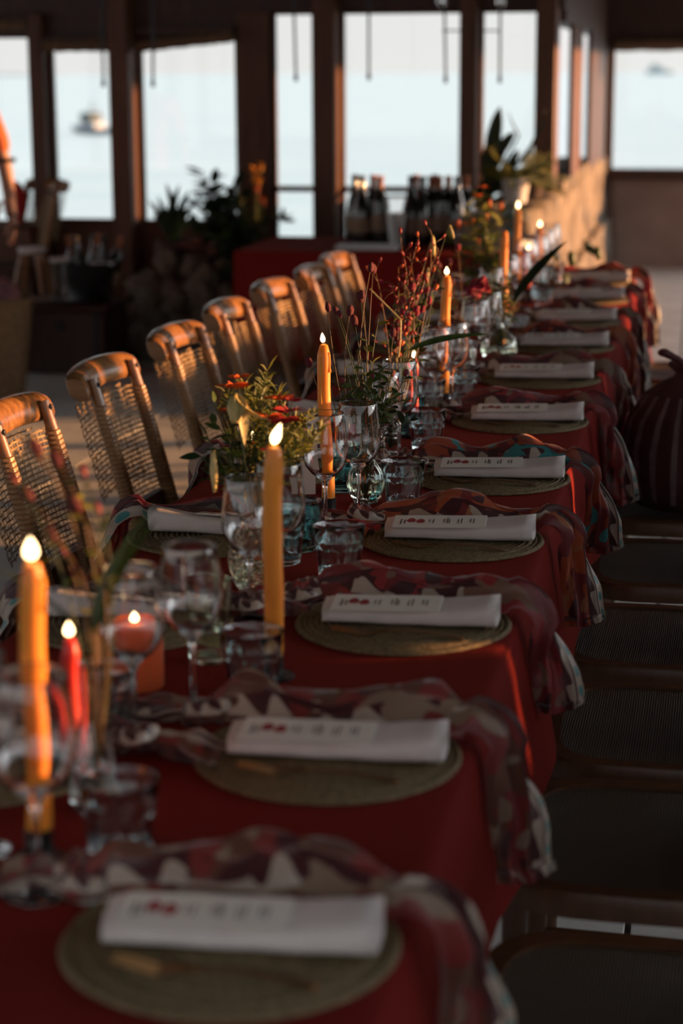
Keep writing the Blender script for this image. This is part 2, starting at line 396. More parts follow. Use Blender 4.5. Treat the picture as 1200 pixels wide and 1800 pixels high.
def copy_tree(root, loc, rz=None, label=None, group=None):
    """a copy of a thing with copies of its parts and sub-parts (mesh data shared)"""
    r = root.copy(); COL.objects.link(r); r.location = loc
    if rz is not None: r.rotation_euler = (0, 0, rz)
    if label: r['label'] = label
    if group: r['group'] = group
    for ch in root.children:
        c = ch.copy(); COL.objects.link(c); c.parent = r
        for g in ch.children:
            d = g.copy(); COL.objects.link(d); d.parent = c
    return r
def struct(o):
    o['kind'] = 'structure'; return o
def bez(p0, p1, bend, n=5):
    p0, p1, bend = Vector(p0), Vector(p1), Vector(bend)
    m = (p0 + p1) / 2 + bend
    return [p0 * (1 - t) ** 2 + m * 2 * t * (1 - t) + p1 * t * t for t in [i / n for i in range(n + 1)]]
# ================================================================== THE SETTING
FY = 11.3            # front window wall
SX = -0.80           # side wall where the room steps back
BY = 16.2            # far wall
LX, RX, NY, CZ = -6.6, 2.45, -3.2, 2.42

def slab(name, x0, x1, y0, y1, z0, z1, m, parent=None, bev=0.0):
    b = MB(); b.box(((x0 + x1) / 2, (y0 + y1) / 2, (z0 + z1) / 2), (x1 - x0, y1 - y0, z1 - z0), bev=bev)
    o = b.build(name, m, parent, smooth=bev > 0)
    if parent is None: struct(o)
    return o
def rough_slab(name, x0, x1, y0, y1, z0, z1, m, amp=0.02, cell=0.1, seed=0, parent=None, fr=4.0):
    bm = bmesh.new()
    def quad(o, a, b_, na, nb):
        vs = [[bm.verts.new(o + a * (i / na) + b_ * (j / nb)) for j in range(nb + 1)] for i in range(na + 1)]
        for i in range(na):
            for j in range(nb): bm.faces.new((vs[i][j], vs[i + 1][j], vs[i + 1][j + 1], vs[i][j + 1]))
    dx, dy, dz = Vector((x1 - x0, 0, 0)), Vector((0, y1 - y0, 0)), Vector((0, 0, z1 - z0))
    nx, ny, nz = [max(1, int(d / cell)) for d in (x1 - x0, y1 - y0, z1 - z0)]
    o = Vector((x0, y0, z0))
    quad(o, dx, dz, nx, nz); quad(o + dy, dz, dx, nz, nx); quad(o, dz, dy, nz, ny); quad(o + dx, dy, dz, ny, nz); quad(o + dz, dx, dy, nx, ny)
    bmesh.ops.remove_doubles(bm, verts=bm.verts, dist=1e-4)
    for v in bm.verts:
        if v.co.z > z0 + .01: v.co += noise.noise_vector(v.co * fr + Vector((seed, 0, 0))) * amp + noise.noise_vector(v.co * fr * 3.1) * amp * .4
    bmesh.ops.recalc_face_normals(bm, faces=bm.faces)
    me = bpy.data.meshes.new(name); bm.to_mesh(me); bm.free(); me.materials.append(m)
    me.polygons.foreach_set('use_smooth', [True] * len(me.polygons))
    ob = link(name, me, parent)
    if parent is None: struct(ob)
    return ob

floor = slab('floor', LX, RX, NY, BY + .25, -0.12, -0.012, M['grout'])
T = 0.60
tb = MB(); tb.box((0, 0, -0.006), (T - 0.012, T - 0.012, 0.012), bev=0.003)
tm = [tb.mesh('tile', M['tile'], False), tb.mesh('tile', M['tile2'], False)]
for i in range(-10, 4):
    for j in range(0, 27):
        x, y = i * T + 0.3 - 0.09, j * T + 0.3 + 0.12
        if not (-0.52 * y - 1.6 < x < 1.4) or (x < SX - .2 and y > FY - .35) or y > BY - .02: continue
        t = link('tile', R.choice(tm), floor, (x, y, R.uniform(-0.0012, 0.0012)))
# ceiling, cut short at the camera, and unseen walls opened for more sky light
slab('ceiling', LX, RX, 0.0, BY + .2, CZ, CZ + 0.12, M['ceil'])
slab('wall_left', LX - .15, LX, NY, FY, -.1, 0.62, M['wallin'])
slab('trim_80', LX - .15, LX, .9, FY, 2.05, CZ, M['darkwood'])
for k in range(10):
    slab('trim_%d' % (81 + k), LX - .13, LX - .02, NY + k * 1.6 - .06, NY + k * 1.6 + .06, 0.62, 2.05, M['darkwood'])
slab('wall_back', LX, RX, NY - .15, NY, 0, 0.75, M['wallin'])
slab('trim_95', LX, RX, -0.06, 0.08, CZ - .16, CZ, M['darkwood'])
for k in range(7):
    slab('trim_%d' % (96 + k), LX + k * 1.5 - .06, LX + k * 1.5 + .06, NY - .13, NY - .02, 0.75, 0.82, M['darkwood'])
for k in range(0, 8):
    slab('trim_%d' % (k + 1), LX, RX if k < 8 else SX, 0.4 + k * 1.5 - .05, 0.4 + k * 1.5 + .05, CZ - .13, CZ, M['darkwood'])
# right wall: low parapet, posts, header; the low sun comes in between the posts
slab('wall_right', RX, RX + .18, NY, 7.7, -.1, 0.80, M['plaster'])
slab('wall_right_far', RX, RX + .18, 7.7, BY, -.1, 0.35, M['plaster'])
for k in range(8):
    y0 = -3.1 + k * 1.35
    slab('trim_%d' % (110 + k), RX + .04, RX + .09, y0 + (.0 if k < 4 else .035), min(7.7, y0 + 1.35 - (0 if k < 3 else .035)), 0.80, 1.10 if k > 3 else 1.7, M['darkwood'])  # unseen panels added to keep the sun off the table; gaps pass slivers
slab('trim_20', RX, RX + .16, .9, BY, 2.02, CZ, M['darkwood'])
for k in range(16):
    y = -2.6 + k * 1.22
    slab('trim_%d' % (21 + k), RX + .02, RX + .12, y - .05, y + .05, 0.35, 2.02, M['darkwood'])
# front wall: apron, header, posts
slab('wall_front', LX, -2.60, FY, FY + .12, -.1, 0.70, M['postwood'])
slab('wall_front_low', -2.60, SX, FY, FY + .12, -.1, 0.555, M['postwood'])
slab('trim_40', LX, SX, FY - .02, FY + .14, 1.93, CZ, M['darkwood'])
slab('trim_41', LX, -2.70, FY, FY + .12, 1.79, 1.93, M['darkwood'])
n_ = 42
for (x0, x1, d) in ((-3.955, -3.865, .08), (-3.435, -3.315, .17), (-2.70, -2.50, .02), (-2.225, -2.093, .17), (-1.378, -1.282, .16), (-0.945, -0.835, .16), (-4.70, -4.60, .08)):
    slab('trim_%d' % n_, x0, x1, FY - d, FY + .12, 0, 2.42 if d > .1 else 1.93, M['postwood'], bev=.006); n_ += 1
# moulded foot block and collar on the post that stands between the two middle windows
slab('trim_%d' % n_, -2.265, -2.055, FY - .21, FY + .1, 0, 0.60, M['darkwood'], bev=.02); n_ += 1
slab('trim_%d' % n_, -2.60, -2.05, FY - .05, FY, 0.555, 0.60, M['postwood'], bev=.006); n_ += 1

wi = 0
def window(x0, x1, z0, z1, y=FY + .05, bars=(), fr=0.022):
    global wi; wi += 1
    w = thing('window_%d' % wi, None, None, ((x0 + x1) / 2, y, z0)); struct(w)
    hx, h = (x1 - x0) / 2, z1 - z0
    for nm, c, d in (('frame_rail', (0, 0, fr / 2), (2 * hx, .05, fr)), ('frame_rail', (0, 0, h - fr / 2), (2 * hx, .05, fr)), ('frame_stile', (-hx + fr / 2, 0, h / 2), (fr, .05, h - 2 * fr)), ('frame_stile', (hx - fr / 2, 0, h / 2), (fr, .05, h - 2 * fr))):
        b = MB(); b.box(c, d, bev=.004); b.build(nm, M['postwood'], w)
    for z in bars:
        b = MB(); b.box((0, 0, z - z0), (2 * hx - 2 * fr, .045, .034), bev=.004); b.build('frame_rail', M['postwood'], w)
    p = MB(); p.box((0, 0.01, h / 2), (2 * hx - 2 * fr, .004, h - 2 * fr)); p.build('pane', M['pane'], w, smooth=False)
    return w
window(-4.60, -3.955, 0.70, 1.82, fr=.012)
window(-3.865, -3.435, 0.70, 1.79, fr=.026)
window(-3.315, -2.70, 0.70, 1.79, fr=.024)
window(-2.50, -2.225, 0.555, 1.93, bars=(0.912,), fr=.02)
window(-2.093, -1.378, 0.555, 1.93, bars=(0.912,), fr=.02)
window(-1.282, -0.945, 0.555, 1.93, bars=(0.912,), fr=.02)
# step in the room: rough stone parapet, wide post, header, far wall with its window
rough_slab('wall_side', SX - .34, SX, 9.25, BY, -.1, 0.90, M['stone'], .04, .07, 3)
slab('trim_60', SX - .14, SX, FY + .12, BY, 1.86, CZ, M['darkwood'])
slab('trim_61', SX - .03, SX - .005, 12.15, 12.85, 0.9, 1.86, M['postwood'], bev=.006)
slab('trim_62', SX - .03, SX - .005, 12.98, 13.10, 0.9, 1.86, M['postwood'], bev=.006)
slab('trim_63', SX - .03, SX, 14.0, BY, 0.9, 1.86, M['darkwood'])
slab('trim_64', SX - .05, SX, FY + .12, 14.0, 0.9, 0.955, M['stone'])
rough_slab('wall_far', SX, RX, BY, BY + .3, -.1, 0.735, M['plaster'], .012, .12, 9)
slab('trim_65', SX, RX, BY - .03, BY + .25, 0.72, 0.775, M['darkwood'], bev=.008)
slab('trim_66', SX, RX, BY, BY + .2, 1.80, CZ, M['darkwood'])
slab('trim_67', SX, SX + .03, BY - .02, BY + .2, 0.77, 1.80, M['darkwood'])
slab('trim_68', 0.72, 0.84, BY - .02, BY + .2, 0.77, 1.80, M['darkwood'])
window(-0.77, 0.72, 0.775, 1.80, BY + .08, fr=.03)
# rough stone bench along the foot of the step
rough_slab('trim_69', SX, SX + .06, 11.6, BY, 0, 0.42, M['stone'], .03, .09, 5)

# ------------------------------------------------------------------ outside: sea, land on the horizon, boats
sb = MB()
N = 24
ys = [FY + 4.5] + [30 * (30000 / 30) ** (k / N) for k in range(N + 1)]
sb.grid(lambda u, v: Vector(((v - .5) * 60000, -200 + 30200 * u ** 3, -6.0)), 40, 24)
sea = sb.build('sea', M['sea'], None, smooth=False); tag(sea, None, None, None, 'structure')
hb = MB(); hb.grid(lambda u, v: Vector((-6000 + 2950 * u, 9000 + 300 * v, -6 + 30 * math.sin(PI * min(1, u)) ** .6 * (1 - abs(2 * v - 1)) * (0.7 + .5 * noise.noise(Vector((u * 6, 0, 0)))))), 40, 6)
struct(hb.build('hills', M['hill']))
def boat():
    p = on(163, 236, -6.0)
    o = thing('fishing_boat', 'small fishing boat with dark cabin moored on the water beyond the left windows', 'boat', (p.x, p.y, -6.0), 1.05)
    s = p.y / 255 * 1.0
    h = MB(); h.grid(lambda u, v: Vector(((v - .5) * 3.3 * s * math.sin(PI * (0.08 + .84 * u)) ** .6, (u - .5) * 7 * s, (-.2 + (abs(v - .5) * 2) ** 2 * 1.0 + .35 * u) * s)), 12, 8)
    h.grid(lambda u, v: Vector(((v - .5) * 3.3 * s * math.sin(PI * (0.08 + .84 * u)) ** .6, (u - .5) * 7 * s, (.72 + .35 * u) * s)), 12, 4)
    h.build('hull', M['hullb'], o)
    b = MB(); b.box((0, 0, 1.1 * s), (2.0 * s, 3.0 * s, .9 * s), bev=.1 * s); b.build('deckhouse', M['hull'], o)
    b = MB(); b.box((0, .3 * s, 2.2 * s), (2.5 * s, 2.2 * s, 1.4 * s), bev=.3 * s); b.build('cabin', M['boatd'], o)
    b = MB(); b.tube([(0, 0, 2.8 * s), (0, 0, 4.4 * s)], .07 * s, 6); b.tube([(-.8 * s, 0, 3.5 * s), (.8 * s, 0, 3.5 * s)], .05 * s, 6); b.build('mast', M['boatd'], o)
boat()
p = _ray(1160, 131); p = p * (5200 / p.y)
o = thing('ship', 'distant hazy ship on the horizon in the right window', 'ship', (p.x, p.y, -6.0), .1)
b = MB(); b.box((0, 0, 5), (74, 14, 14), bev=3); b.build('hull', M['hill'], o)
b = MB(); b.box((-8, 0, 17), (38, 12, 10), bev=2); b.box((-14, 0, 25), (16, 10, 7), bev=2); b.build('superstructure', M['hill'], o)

# ------------------------------------------------------------------ blinds and hanging rods at the windows
def blind(label, x0, x1, y, z, tilt, r=.036):
    o = thing('reed_blind', label, 'blind', ((x0 + x1) / 2, y, z)); L = (x1 - x0) / 2
    b = MB(); b.tube([(-L + 2 * L * k / 14, 0, tilt * (-1 + k / 7)) for k in range(15)], [r * (1 + .08 * math.sin(k * 2.1)) for k in range(15)], 12); b.build('rolled_reeds', M['reed'], o)
    b = MB(); b.box((0, 0, .035 + abs(tilt)), (2 * L, .03, .03)); b.build('head_rail', M['darkwood'], o)
    for k in (-.6, .6):
        b = MB(); b.tube([(L * k + (r + .006) * 0, math.cos(t) * (r + .005), math.sin(t) * (r + .005) + tilt * k) for t in [2 * PI * i / 12 for i in range(13)]], .004, 5, cap=False); b.build('tie_cord', M['rattan'], o)
blind('rolled reed blind above the left window with the boat', -3.86, -3.44, FY - .05, 1.745, .0)
blind('tilted rolled reed blind above the window behind the tall plants', -3.30, -2.71, FY - .05, 1.765, .028)
blind('rolled reed blind at the head of the far right window', -0.74, .70, BY - .06, 1.79, .0, .05)
blind('rolled reed blind above the leftmost window', -4.6, -3.96, FY - .05, 1.865, .0)
for k, (x0, y0, x1, y1, t) in enumerate(((513, -6, 520, 143, 'in the narrow middle window'), (648, -6, 648, 141, 'at the left of the wide middle window'), (777, -6, 783, 146, 'at the right of the wide middle window'), (878, -6, 878, 146, 'in front of the window behind the palm leaves'), (180, -6, 182, 153, 'in the window with the boat'), (272, -6, 269, 153, 'beside the big left post'))):
    Y = 10.55
    a, c = at(x0, y0, Y), at(x1, y1, Y); a.z = CZ - .001 if CZ > a.z else a.z
    o = thing('blind_crank', 'thin dark rod hanging ' + t, 'rod', (a.x, a.y, c.z))
    b = MB(); b.tube([Vector((0, 0, a.z - c.z)), Vector((c.x - a.x, 0, .03))], .0075, 6); b.build('rod', M['black'], o)
    b = MB(); b.tube([Vector((c.x - a.x, 0, .035)), Vector((c.x - a.x, 0, 0))], .011, 6); b.build('grip', M['black'], o)
    if 'right of the wide' in t or 'palm' in t:
        e = at(x0 + (34 if 'wide' in t else -36), 54, Y); f = at(x0, 54, Y)
        b = MB(); b.tube([f - Vector((a.x, a.y, c.z)), e - Vector((a.x, a.y, c.z))], .005, 6); b.build('arm', M['black'], o)
# small wooden plaque and two glass bulbs up on the header
pq = at(711, 3, 10.0)
o = thing('wooden_plaque', 'small brown wooden box fixed high over the wide middle window', 'box', (pq.x, FY - .05, 2.02)); b = MB(); b.box((0, 0, .03), (.15, .05, .09), bev=.006); b.build('body', M['reed'], o); b = MB(); b.lathe([(0, -.012), (.012, 0), (0, .012)], 8, (0, -.03, .045)); b.build('knob', M['gold'], o)
for px, t in ((776, 'left'), (880, 'right')):
    q = at(px, 4, 10.4)
    o = thing('hanging_bulb', 'small clear hanging bulb up by the ceiling, %s one of two' % t, 'bulb', (q.x, q.y, q.z))
    b = MB(); b.lathe([(0, -.03), (.02, -.022), (.027, 0), (.018, .022), (.012, .034), (0, .036)], 14); b.build('glass_bulb', M['wine'], o)
    b = MB(); b.tube([(0, 0, .034), (0, 0, .06)], .013, 10); b.build('socket', M['black'], o)
    b = MB(); b.tube([(0, 0, .06), (0, 0, CZ - q.z)], .003, 5); b.build('cord', M['black'], o)
# ================================================================== CHAIRS
def make_chair(label):
    """chair faces +X; origin on the floor under the seat centre"""
    o = thing('cane_chair', label, 'chair')
    sz, hw, hd = .45, .238, .205
    def ring(off, n=40, x0=0):
        pts = []
        for k in range(n):
            a = 2 * PI * k / n; c, s = math.cos(a), math.sin(a); e = .5
            pts.append(Vector((x0 + math.copysign(abs(c) ** e, c) * (hd - off), math.copysign(abs(s) ** e, s) * (hw - off), 0)))
        return pts
    fr = MB(); outer, inner = ring(0), ring(.034)
    vs, fs = [], []; n = 40
    for (pts, z) in ((outer, sz - .038), (outer, sz - .006), ([p * .985 for p in outer], sz), (inner, sz), (inner, sz - .012), (inner, sz - .038)):
        vs += [Vector((p.x, p.y, z)) for p in pts]
    for r in range(6):
        for k in range(n): fs.append((r * n + k, r * n + (k + 1) % n, ((r + 1) % 6) * n + (k + 1) % n, ((r + 1) % 6) * n + k))
    fr.add(vs, fs); fr.build('seat_frame', M['chairleg'], o)
    sb = MB(); ci = ring(.030); sb.add([Vector((0, 0, sz - .012))] + [Vector((p.x * .5, p.y * .5, sz - .011)) for p in ci] + [Vector((p.x, p.y, sz - .005)) for p in ci], [(0, 1 + k, 1 + (k + 1) % n) for k in range(n)] + [(1 + k, 1 + n + k, 1 + n + (k + 1) % n, 1 + (k + 1) % n) for k in range(n)])
    sb.build('seat', M['seatcane'], o)
    for s in (-1, 1):
        b = MB(); b.tube([(.17, .17 * s, sz - .03), (.172, .172 * s, .25), (.178, .176 * s, 0)], [.020, .017, .012], 10); b.build('leg', M['chairleg'], o)
        b = MB(); b.tube([(-.185, .158 * s, sz), (-.20, .16 * s, .25), (-.235, .165 * s, 0)], [.020, .018, .013], 10); b.build('leg', M['chairleg'], o)
        b = MB(); b.tube([(.172, .171 * s, .2), (-.205, .161 * s, .2)], .009, 8); b.build('stretcher', M['chairleg'], o)
    # back: two leaning poles in front of a thick curved crest rail
    def up(s, z): # pole centre line
        t = (z - .43) / .43
        return Vector((-.19 - .105 * t - .01 * t * t, (.158 + .004 * t) * s, z))
    for s in (-1, 1):
        b = MB(); b.tube([up(s, z) for z in (.43, .52, .62, .72, .80, .862)], [.019, .018, .0165, .0155, .014, .0125], 12); p = b.build('upright', M['honey'], o)
        b = MB(); q = up(s, .852); b.blob(q + Vector((.013, 0, -.004)), (.006, .008, .008), 8, 4); b.build('screw_cap', M['black'], p)
        pts = []; turns = 27
        for k in range(turns * 8 + 1):
            z = .50 + .295 * k / (turns * 8); a = 2 * PI * k / 8; c = up(s, z); rr = .0195 - .004 * (z - .5) / .3
            pts.append(c + Vector((math.cos(a) * rr, math.sin(a) * rr, 0)))
        b = MB(); b.tube(pts, .0052, 5, flat=.7); b.build('rattan_binding', M['rattan'], p)
    # crest: D section swept on an arc, ends rounded
    cz = .842
    def crest_c(t): # t -1..1
        return Vector((-.318 - .036 + .030 * t * t, .218 * t, cz + .010 * (1 - t * t)))
    b = MB(); n = 20; m = 14; vs, fs = [], []
    for i in range(n + 1):
        t = -1 + 2 * i / n; c = crest_c(t); e = max(0.0, (abs(t) - .93) / .07); sc = math.sqrt(max(0.02, 1 - e * e)) * .2 + .8 if e > 0 else 1
        for j in range(m):
            a = 2 * PI * j / m; ca, sa = math.cos(a), math.sin(a)
            x = .028 * math.copysign(abs(ca) ** .8, ca) - .10 * .036 * sa; z = .033 * math.copysign(abs(sa) ** .75, sa)
            vs.append(c + Vector((x * sc - .25 * z, 0, z * sc)))
    for i in range(n):
        for j in range(m): fs.append((i * m + j, i * m + (j + 1) % m, (i + 1) * m + (j + 1) % m, (i + 1) * m + j))
    fs.append(tuple(range(m - 1, -1, -1))); fs.append(tuple(n * m + j for j in range(m)))
    b.add(vs, fs); b.build('crest_rail', M['honey'], o)
    b = MB(); lo = [up(-1, .50).lerp(up(1, .50), k / 8) + Vector((-.012 - .012 * math.sin(PI * k / 8), 0, 0)) for k in range(9)]
    vs = []
    for p in lo: vs += [p + Vector((.010, 0, -.038)), p + Vector((-.010, 0, -.038)), p + Vector((-.018, 0, .03)), p + Vector((.002, 0, .03))]
    b.add(vs, [(i * 4 + j, i * 4 + (j + 1) % 4, (i + 1) * 4 + (j + 1) % 4, (i + 1) * 4 + j) for i in range(8) for j in range(4)] + [(3, 2, 1, 0), (32, 33, 34, 35)])
    b.build('lower_rail', M['chairleg'], o)
    # open cane, one panel in front and one round the back
    def panel(dx, wf, nm, nh, nv, z0, z1):
        b = MB(); w = .0021
        def P(s, z):
            c = up(1, z); return Vector((c.x + dx - .020 * (1 - s * s), c.y * s * wf, z))
        for k in range(nh):
            z = z0 + (z1 - z0) * (k + .5) / nh
            pts = [P(-1 + 2 * i / 12, z) + Vector((.0018 * (-1) ** (i + k), 0, 0)) for i in range(13)]
            vs = []; 
            for q in pts: vs += [q + Vector((0, 0, -w)), q + Vector((0, 0, w))]
            b.add(vs, [(2 * i, 2 * i + 2, 2 * i + 3, 2 * i + 1) for i in range(12)])
        for k in range(nv):
            s = -.94 + 1.88 * k / (nv - 1)
            for d in ((-.0035, .0035) if k % 2 == 0 else (0,)):
                pts = [P(s, z0 + (z1 - z0) * i / 10) + Vector((.0018 * (-1) ** (i + k), d, 0)) for i in range(11)]
                vs = []
                for q in pts: vs += [q + Vector((0, -w * .8, 0)), q + Vector((0, w * .8, 0))]
                b.add(vs, [(2 * i, 2 * i + 1, 2 * i + 3, 2 * i + 2) for i in range(10)])
        c = b.build(nm, M['cane'], o); c['kind'] = 'stuff'
    panel(-.010, .95, 'cane_panel', 23, 17, .535, .805)
    panel(-.055, 1.16, 'rear_cane_panel', 20, 15, .56, .80)
    return o
LCH = 'brown cane-back chair left of the table, '
cy = [3.32, 3.96, 4.60, 5.27, 5.90, 6.51, 7.04, 7.54]
chair0 = make_chair('brown cane-back chair left of the table, cut off by the left edge of the photo')
chair0.location = (-1.128, cy[0], 0)
for i, y in enumerate(cy[1:]):
    # facing the table
    nm = ['its cane back behind the blurred red flowers', 'second in full view, behind the tall left candle', 'third in full view, behind the orange flowers', 'fourth in full view', 'fifth in full view', 'sixth in full view', 'the farthest one'][i]
    copy_tree(chair0, (-1.128 + R.uniform(-.01, .012) + (.04 if i > 4 else 0), y, 0), R.uniform(-.05, .04), LCH + nm, 'chairs along the left side of the table')
chair0['group'] = 'chairs along the left side of the table'
ry = [2.20, 2.79, 3.32, 3.88, 4.50, 5.14, 5.75, 6.36, 6.95, 7.55]
for i, y in enumerate(ry):
    copy_tree(chair0, (-.05 + R.uniform(-.01, .015), y, 0), PI + R.uniform(-.03, .03), 'dark chair with brown woven seat on the right of the table, ' + nth(i), 'chairs along the right side of the table')

# ================================================================== THE LONG TABLE AND ITS CLOTH
TX0, TX1, TY0, TY1 = -1.015, -.262, 1.0, 8.12
tb = thing('dining_table', 'long dining table hidden under the red cloth, only its shape showing', 'table', (CX, (TY0 + TY1) / 2, 0))
b = MB(); b.box((0, 0, .725), (TX1 - TX0 - .01, TY1 - TY0 - .01, .03), bev=.004); b.build('tabletop', M['darkwood'], tb)
for sx in (-1, 1):
    for k in range(5):
        b = MB(); b.tube([(sx * .30, -3.4 + 1.7 * k, 0), (sx * .30, -3.4 + 1.7 * k, .712)], .028, 8); b.build('leg', M['darkwood'], tb)
def cloth():
    b = MB(); n_r = 4
    def rrect(off, rad, n):
        """points round the table rectangle, grown by off"""
        x0, x1, y0, y1 = TX0 - off, TX1 + off, TY0 - off, TY1 + off
        r = max(.006, rad + off); pts = []
        def seg(a, c, m):
            return [a.lerp(c, i / m) for i in range(m)]
        cs = [(Vector((x1 - r, y0 + r, 0)), -PI / 2), (Vector((x1 - r, y1 - r, 0)), 0), (Vector((x0 + r, y1 - r, 0)), PI / 2), (Vector((x0 + r, y0 + r, 0)), PI)]
        for i, (c, a0) in enumerate(cs):
            for k in range(7):
                a = a0 + PI / 2 * k / 6; pts.append(c + Vector((math.cos(a) * r, math.sin(a) * r, 0)))
            c2, a2 = cs[(i + 1) % 4]
            s_ = pts[-1]; e_ = c2 + Vector((math.cos(a2) * r, math.sin(a2) * r, 0))
            pts += seg(s_, e_, 90 if i in (0, 2) else 14)[1:]
        return pts
    rings = []
    for (off, z) in ((-.05, TZ - .001), (-.02, TZ - .001), (-.006, TZ - .0025), (.003, TZ - .009), (.006, TZ - .02), (.010, TZ - .06), (.013, TZ - .13), (.02, TZ - .22), (.028, TZ - .32), (.034, TZ - .42)):
        pts = rrect(off, .02, 1); row = []
        for k, p in enumerate(pts):
            dn = max(0, (TZ - .02 - z)) / .4
            c = Vector((max(TX0, min(TX1, p.x)), max(TY0, min(TY1, p.y)), 0)); d = Vector((p.x - c.x, p.y - c.y, 0))
            if d.length < 1e-5: d = Vector((p.x - (TX0 + TX1) / 2, 0, 0)) if abs(p.x - CX) > .3 else Vector((0, p.y - 4, 0))
            d.normalize()
            s_ = p.x * 1.3 + p.y
            wv = (math.sin(s_ * 6.1 + 1.3 * math.sin(s_ * 1.7)) * .6 + math.sin(s_ * 13.7 + 2) * .4) * .022 * dn
            fl = .055 * dn if p.y > TY1 - .1 else 0
            z2 = z if p.y > TY1 - .1 or z > TZ - .03 else TZ - .02 - (TZ - .02 - z) * .60
            row.append(Vector((p.x, p.y, z2)) + d * (wv + .012 * dn + fl))
        rings.append(row)
    n = len(rings[0]); vs = [p for r in rings for p in r]
    fs = [(i * n + k, (i + 1) * n + k, (i + 1) * n + (k + 1) % n, i * n + (k + 1) % n) for i in range(len(rings) - 1) for k in range(n)]
    fs.append(tuple(range(n)))
    b.add(vs, [tuple(reversed(f)) for f in fs])
    o = b.build('tablecloth', M['cloth'], auto=math.radians(75))
    bm = bmesh.new(); bm.from_mesh(o.data); bmesh.ops.recalc_face_normals(bm, faces=bm.faces); bm.to_mesh(o.data); bm.free()
    return o
tag(cloth(), 'deep red cloth draped over the long dining table', 'tablecloth')

# ================================================================== PLACE SETTINGS
def mat_mesh():
    b = MB(); prof = [(0, .003)]; rr = .167; nr = 17
    for k in range(nr):
        r0 = rr * (k + .0) / nr
        for t, h in ((.08, .002), (.35, .0058), (.65, .0058), (.95, .002)): prof.append((r0 + rr / nr * t, h + .0005 * ((k * 7) % 3)))
    prof += [(rr, .0012), (rr * .98, 0), (0, 0)]
    b.lathe(prof, 120, fn=lambda r, z, a: r * (1 + (.006 * math.sin(a * 60) + .006 * math.sin(a * 3 + 1)) * min(1, r / rr)) if r > .15 else r)
    return b.mesh('placemat', M['mat'])
def fork_parts(o):
    def prof(u): # half width along length 0 (handle end) .. 1 (tines)
        return .0075 - .004 * min(1, u * 2.2) if u < .55 else .0032 + .0070 * max(0, min(1, (u - .60) / .15)) ** 1.3
    b = MB(); L = .20
    def P(u, v):
        z = .0015 + .010 * max(0, math.sin(PI * min(1, u * 1.25))) * .8 + (.004 * (u - .8) / .2 if u > .8 else 0)
        return Vector((L / 2 - L * .76 * u / .76 * 1.0, (v - .5) * 2 * prof(u), z - .002 * math.cos((v - .5) * PI) * (1 if u > .6 else 0)))
    b.grid(lambda i, j: P(i * .78, j), 22, 4); me = b.build('handle', M['gold'], o)
    for k in range(4):
        b = MB(); v = .08 + .28 * k
        b.tube([P(.765, v) if False else Vector((P(.77, .5).x, (k - 1.5) * .0058, P(.77, .5).z)), Vector((P(.88, .5).x, (k - 1.5) * .0060, .006)), Vector((P(1.0, .5).x, (k - 1.5) * .0057, .0095))], [.0019, .0017, .0010], 6); b.build('tine', M['gold'], o)
    md = me.modifiers.new('thick', 'SOLIDIFY'); md.thickness = .0018; md.offset = 0
def napkin_mesh():
    b = MB(); n = 64; nl = 14; L = .265
    def P(u, v): # spiral roll, flattened; opens towards the right end
        a = -PI * .35 + v * 2 * PI * 2.25; g = 1 - .30 * v
        hh = (.0125 + .009 * u ** 3) * (g if v < .999 else g); ww = (.037 - .002 * u) * (1 - .16 * v)
        ca, sa = math.cos(a), math.sin(a)
        y = ww * math.copysign(abs(ca) ** .62, ca); z = hh * math.copysign(abs(sa) ** .62, sa)
        w = .0016 * noise.noise(Vector((u * 5, v * 3, 1.7)))
        zz = .0125 + .009 * u ** 3 + z + w + .0012
        return Vector((-L / 2 + L * u + .004 * math.sin(v * 9), y, zz * (1 + 6.0 * y * (1 - .6 * u * u))))
    b.grid(P, nl, n)
    me = b.mesh('rolled_cloth', M['linen'])
    return me
def print_parts(rr):
    b = MB(); z = .0018
    def q(x, y, w, h, mi): b.box((x, y, z), (w, h, .0004), mi)
    # title block then five columns of lines, all running across the strip
    for i, (x, ls) in enumerate(((-.070, [.022]), (-.063, [.016, .012]), (-.018, [.012]), (-.011, [.018]), (.008, [.014]), (.014, [.022]), (.018, [.018]), (.034, [.016]), (.040, [.02]), (.056, [.013]), (.062, [.019]))):
        y = rr.uniform(-.004, .004)
        for l_ in ls:
            yy = y - l_ / 2
            while yy < y + l_ / 2:
                w = rr.uniform(.0022, .0045); q(x, yy + w / 2, .0019 if i else .003, w, 0); yy += w + .0014
    for s in (-1, 1):
        pts = []; cx, cy_ = -.043 + .0085 * s, -.002 * s
        for k in range(14):
            a = 2 * PI * k / 14; r = .0085 * (1 + .25 * math.cos(a - PI / 2) ** 5)
            pts.append(Vector((cx + r * math.cos(a) * .95, cy_ + r * math.sin(a) * 1.15, z + .0002)))
        b.add(pts, [tuple(range(14))], 1)
    return b.mesh('print', [M['ink'], M['fig']], False)
def rr_card(w, h, t=.0016):
    b = MB(); b.box((0, 0, t / 2), (w, h, t)); return b.mesh('card', M['paper'], False)

MAT_ME, NAP_ME, CARD_ME, PRINT_ME = mat_mesh(), napkin_mesh(), rr_card(.168, .056), print_parts(random.Random(3))

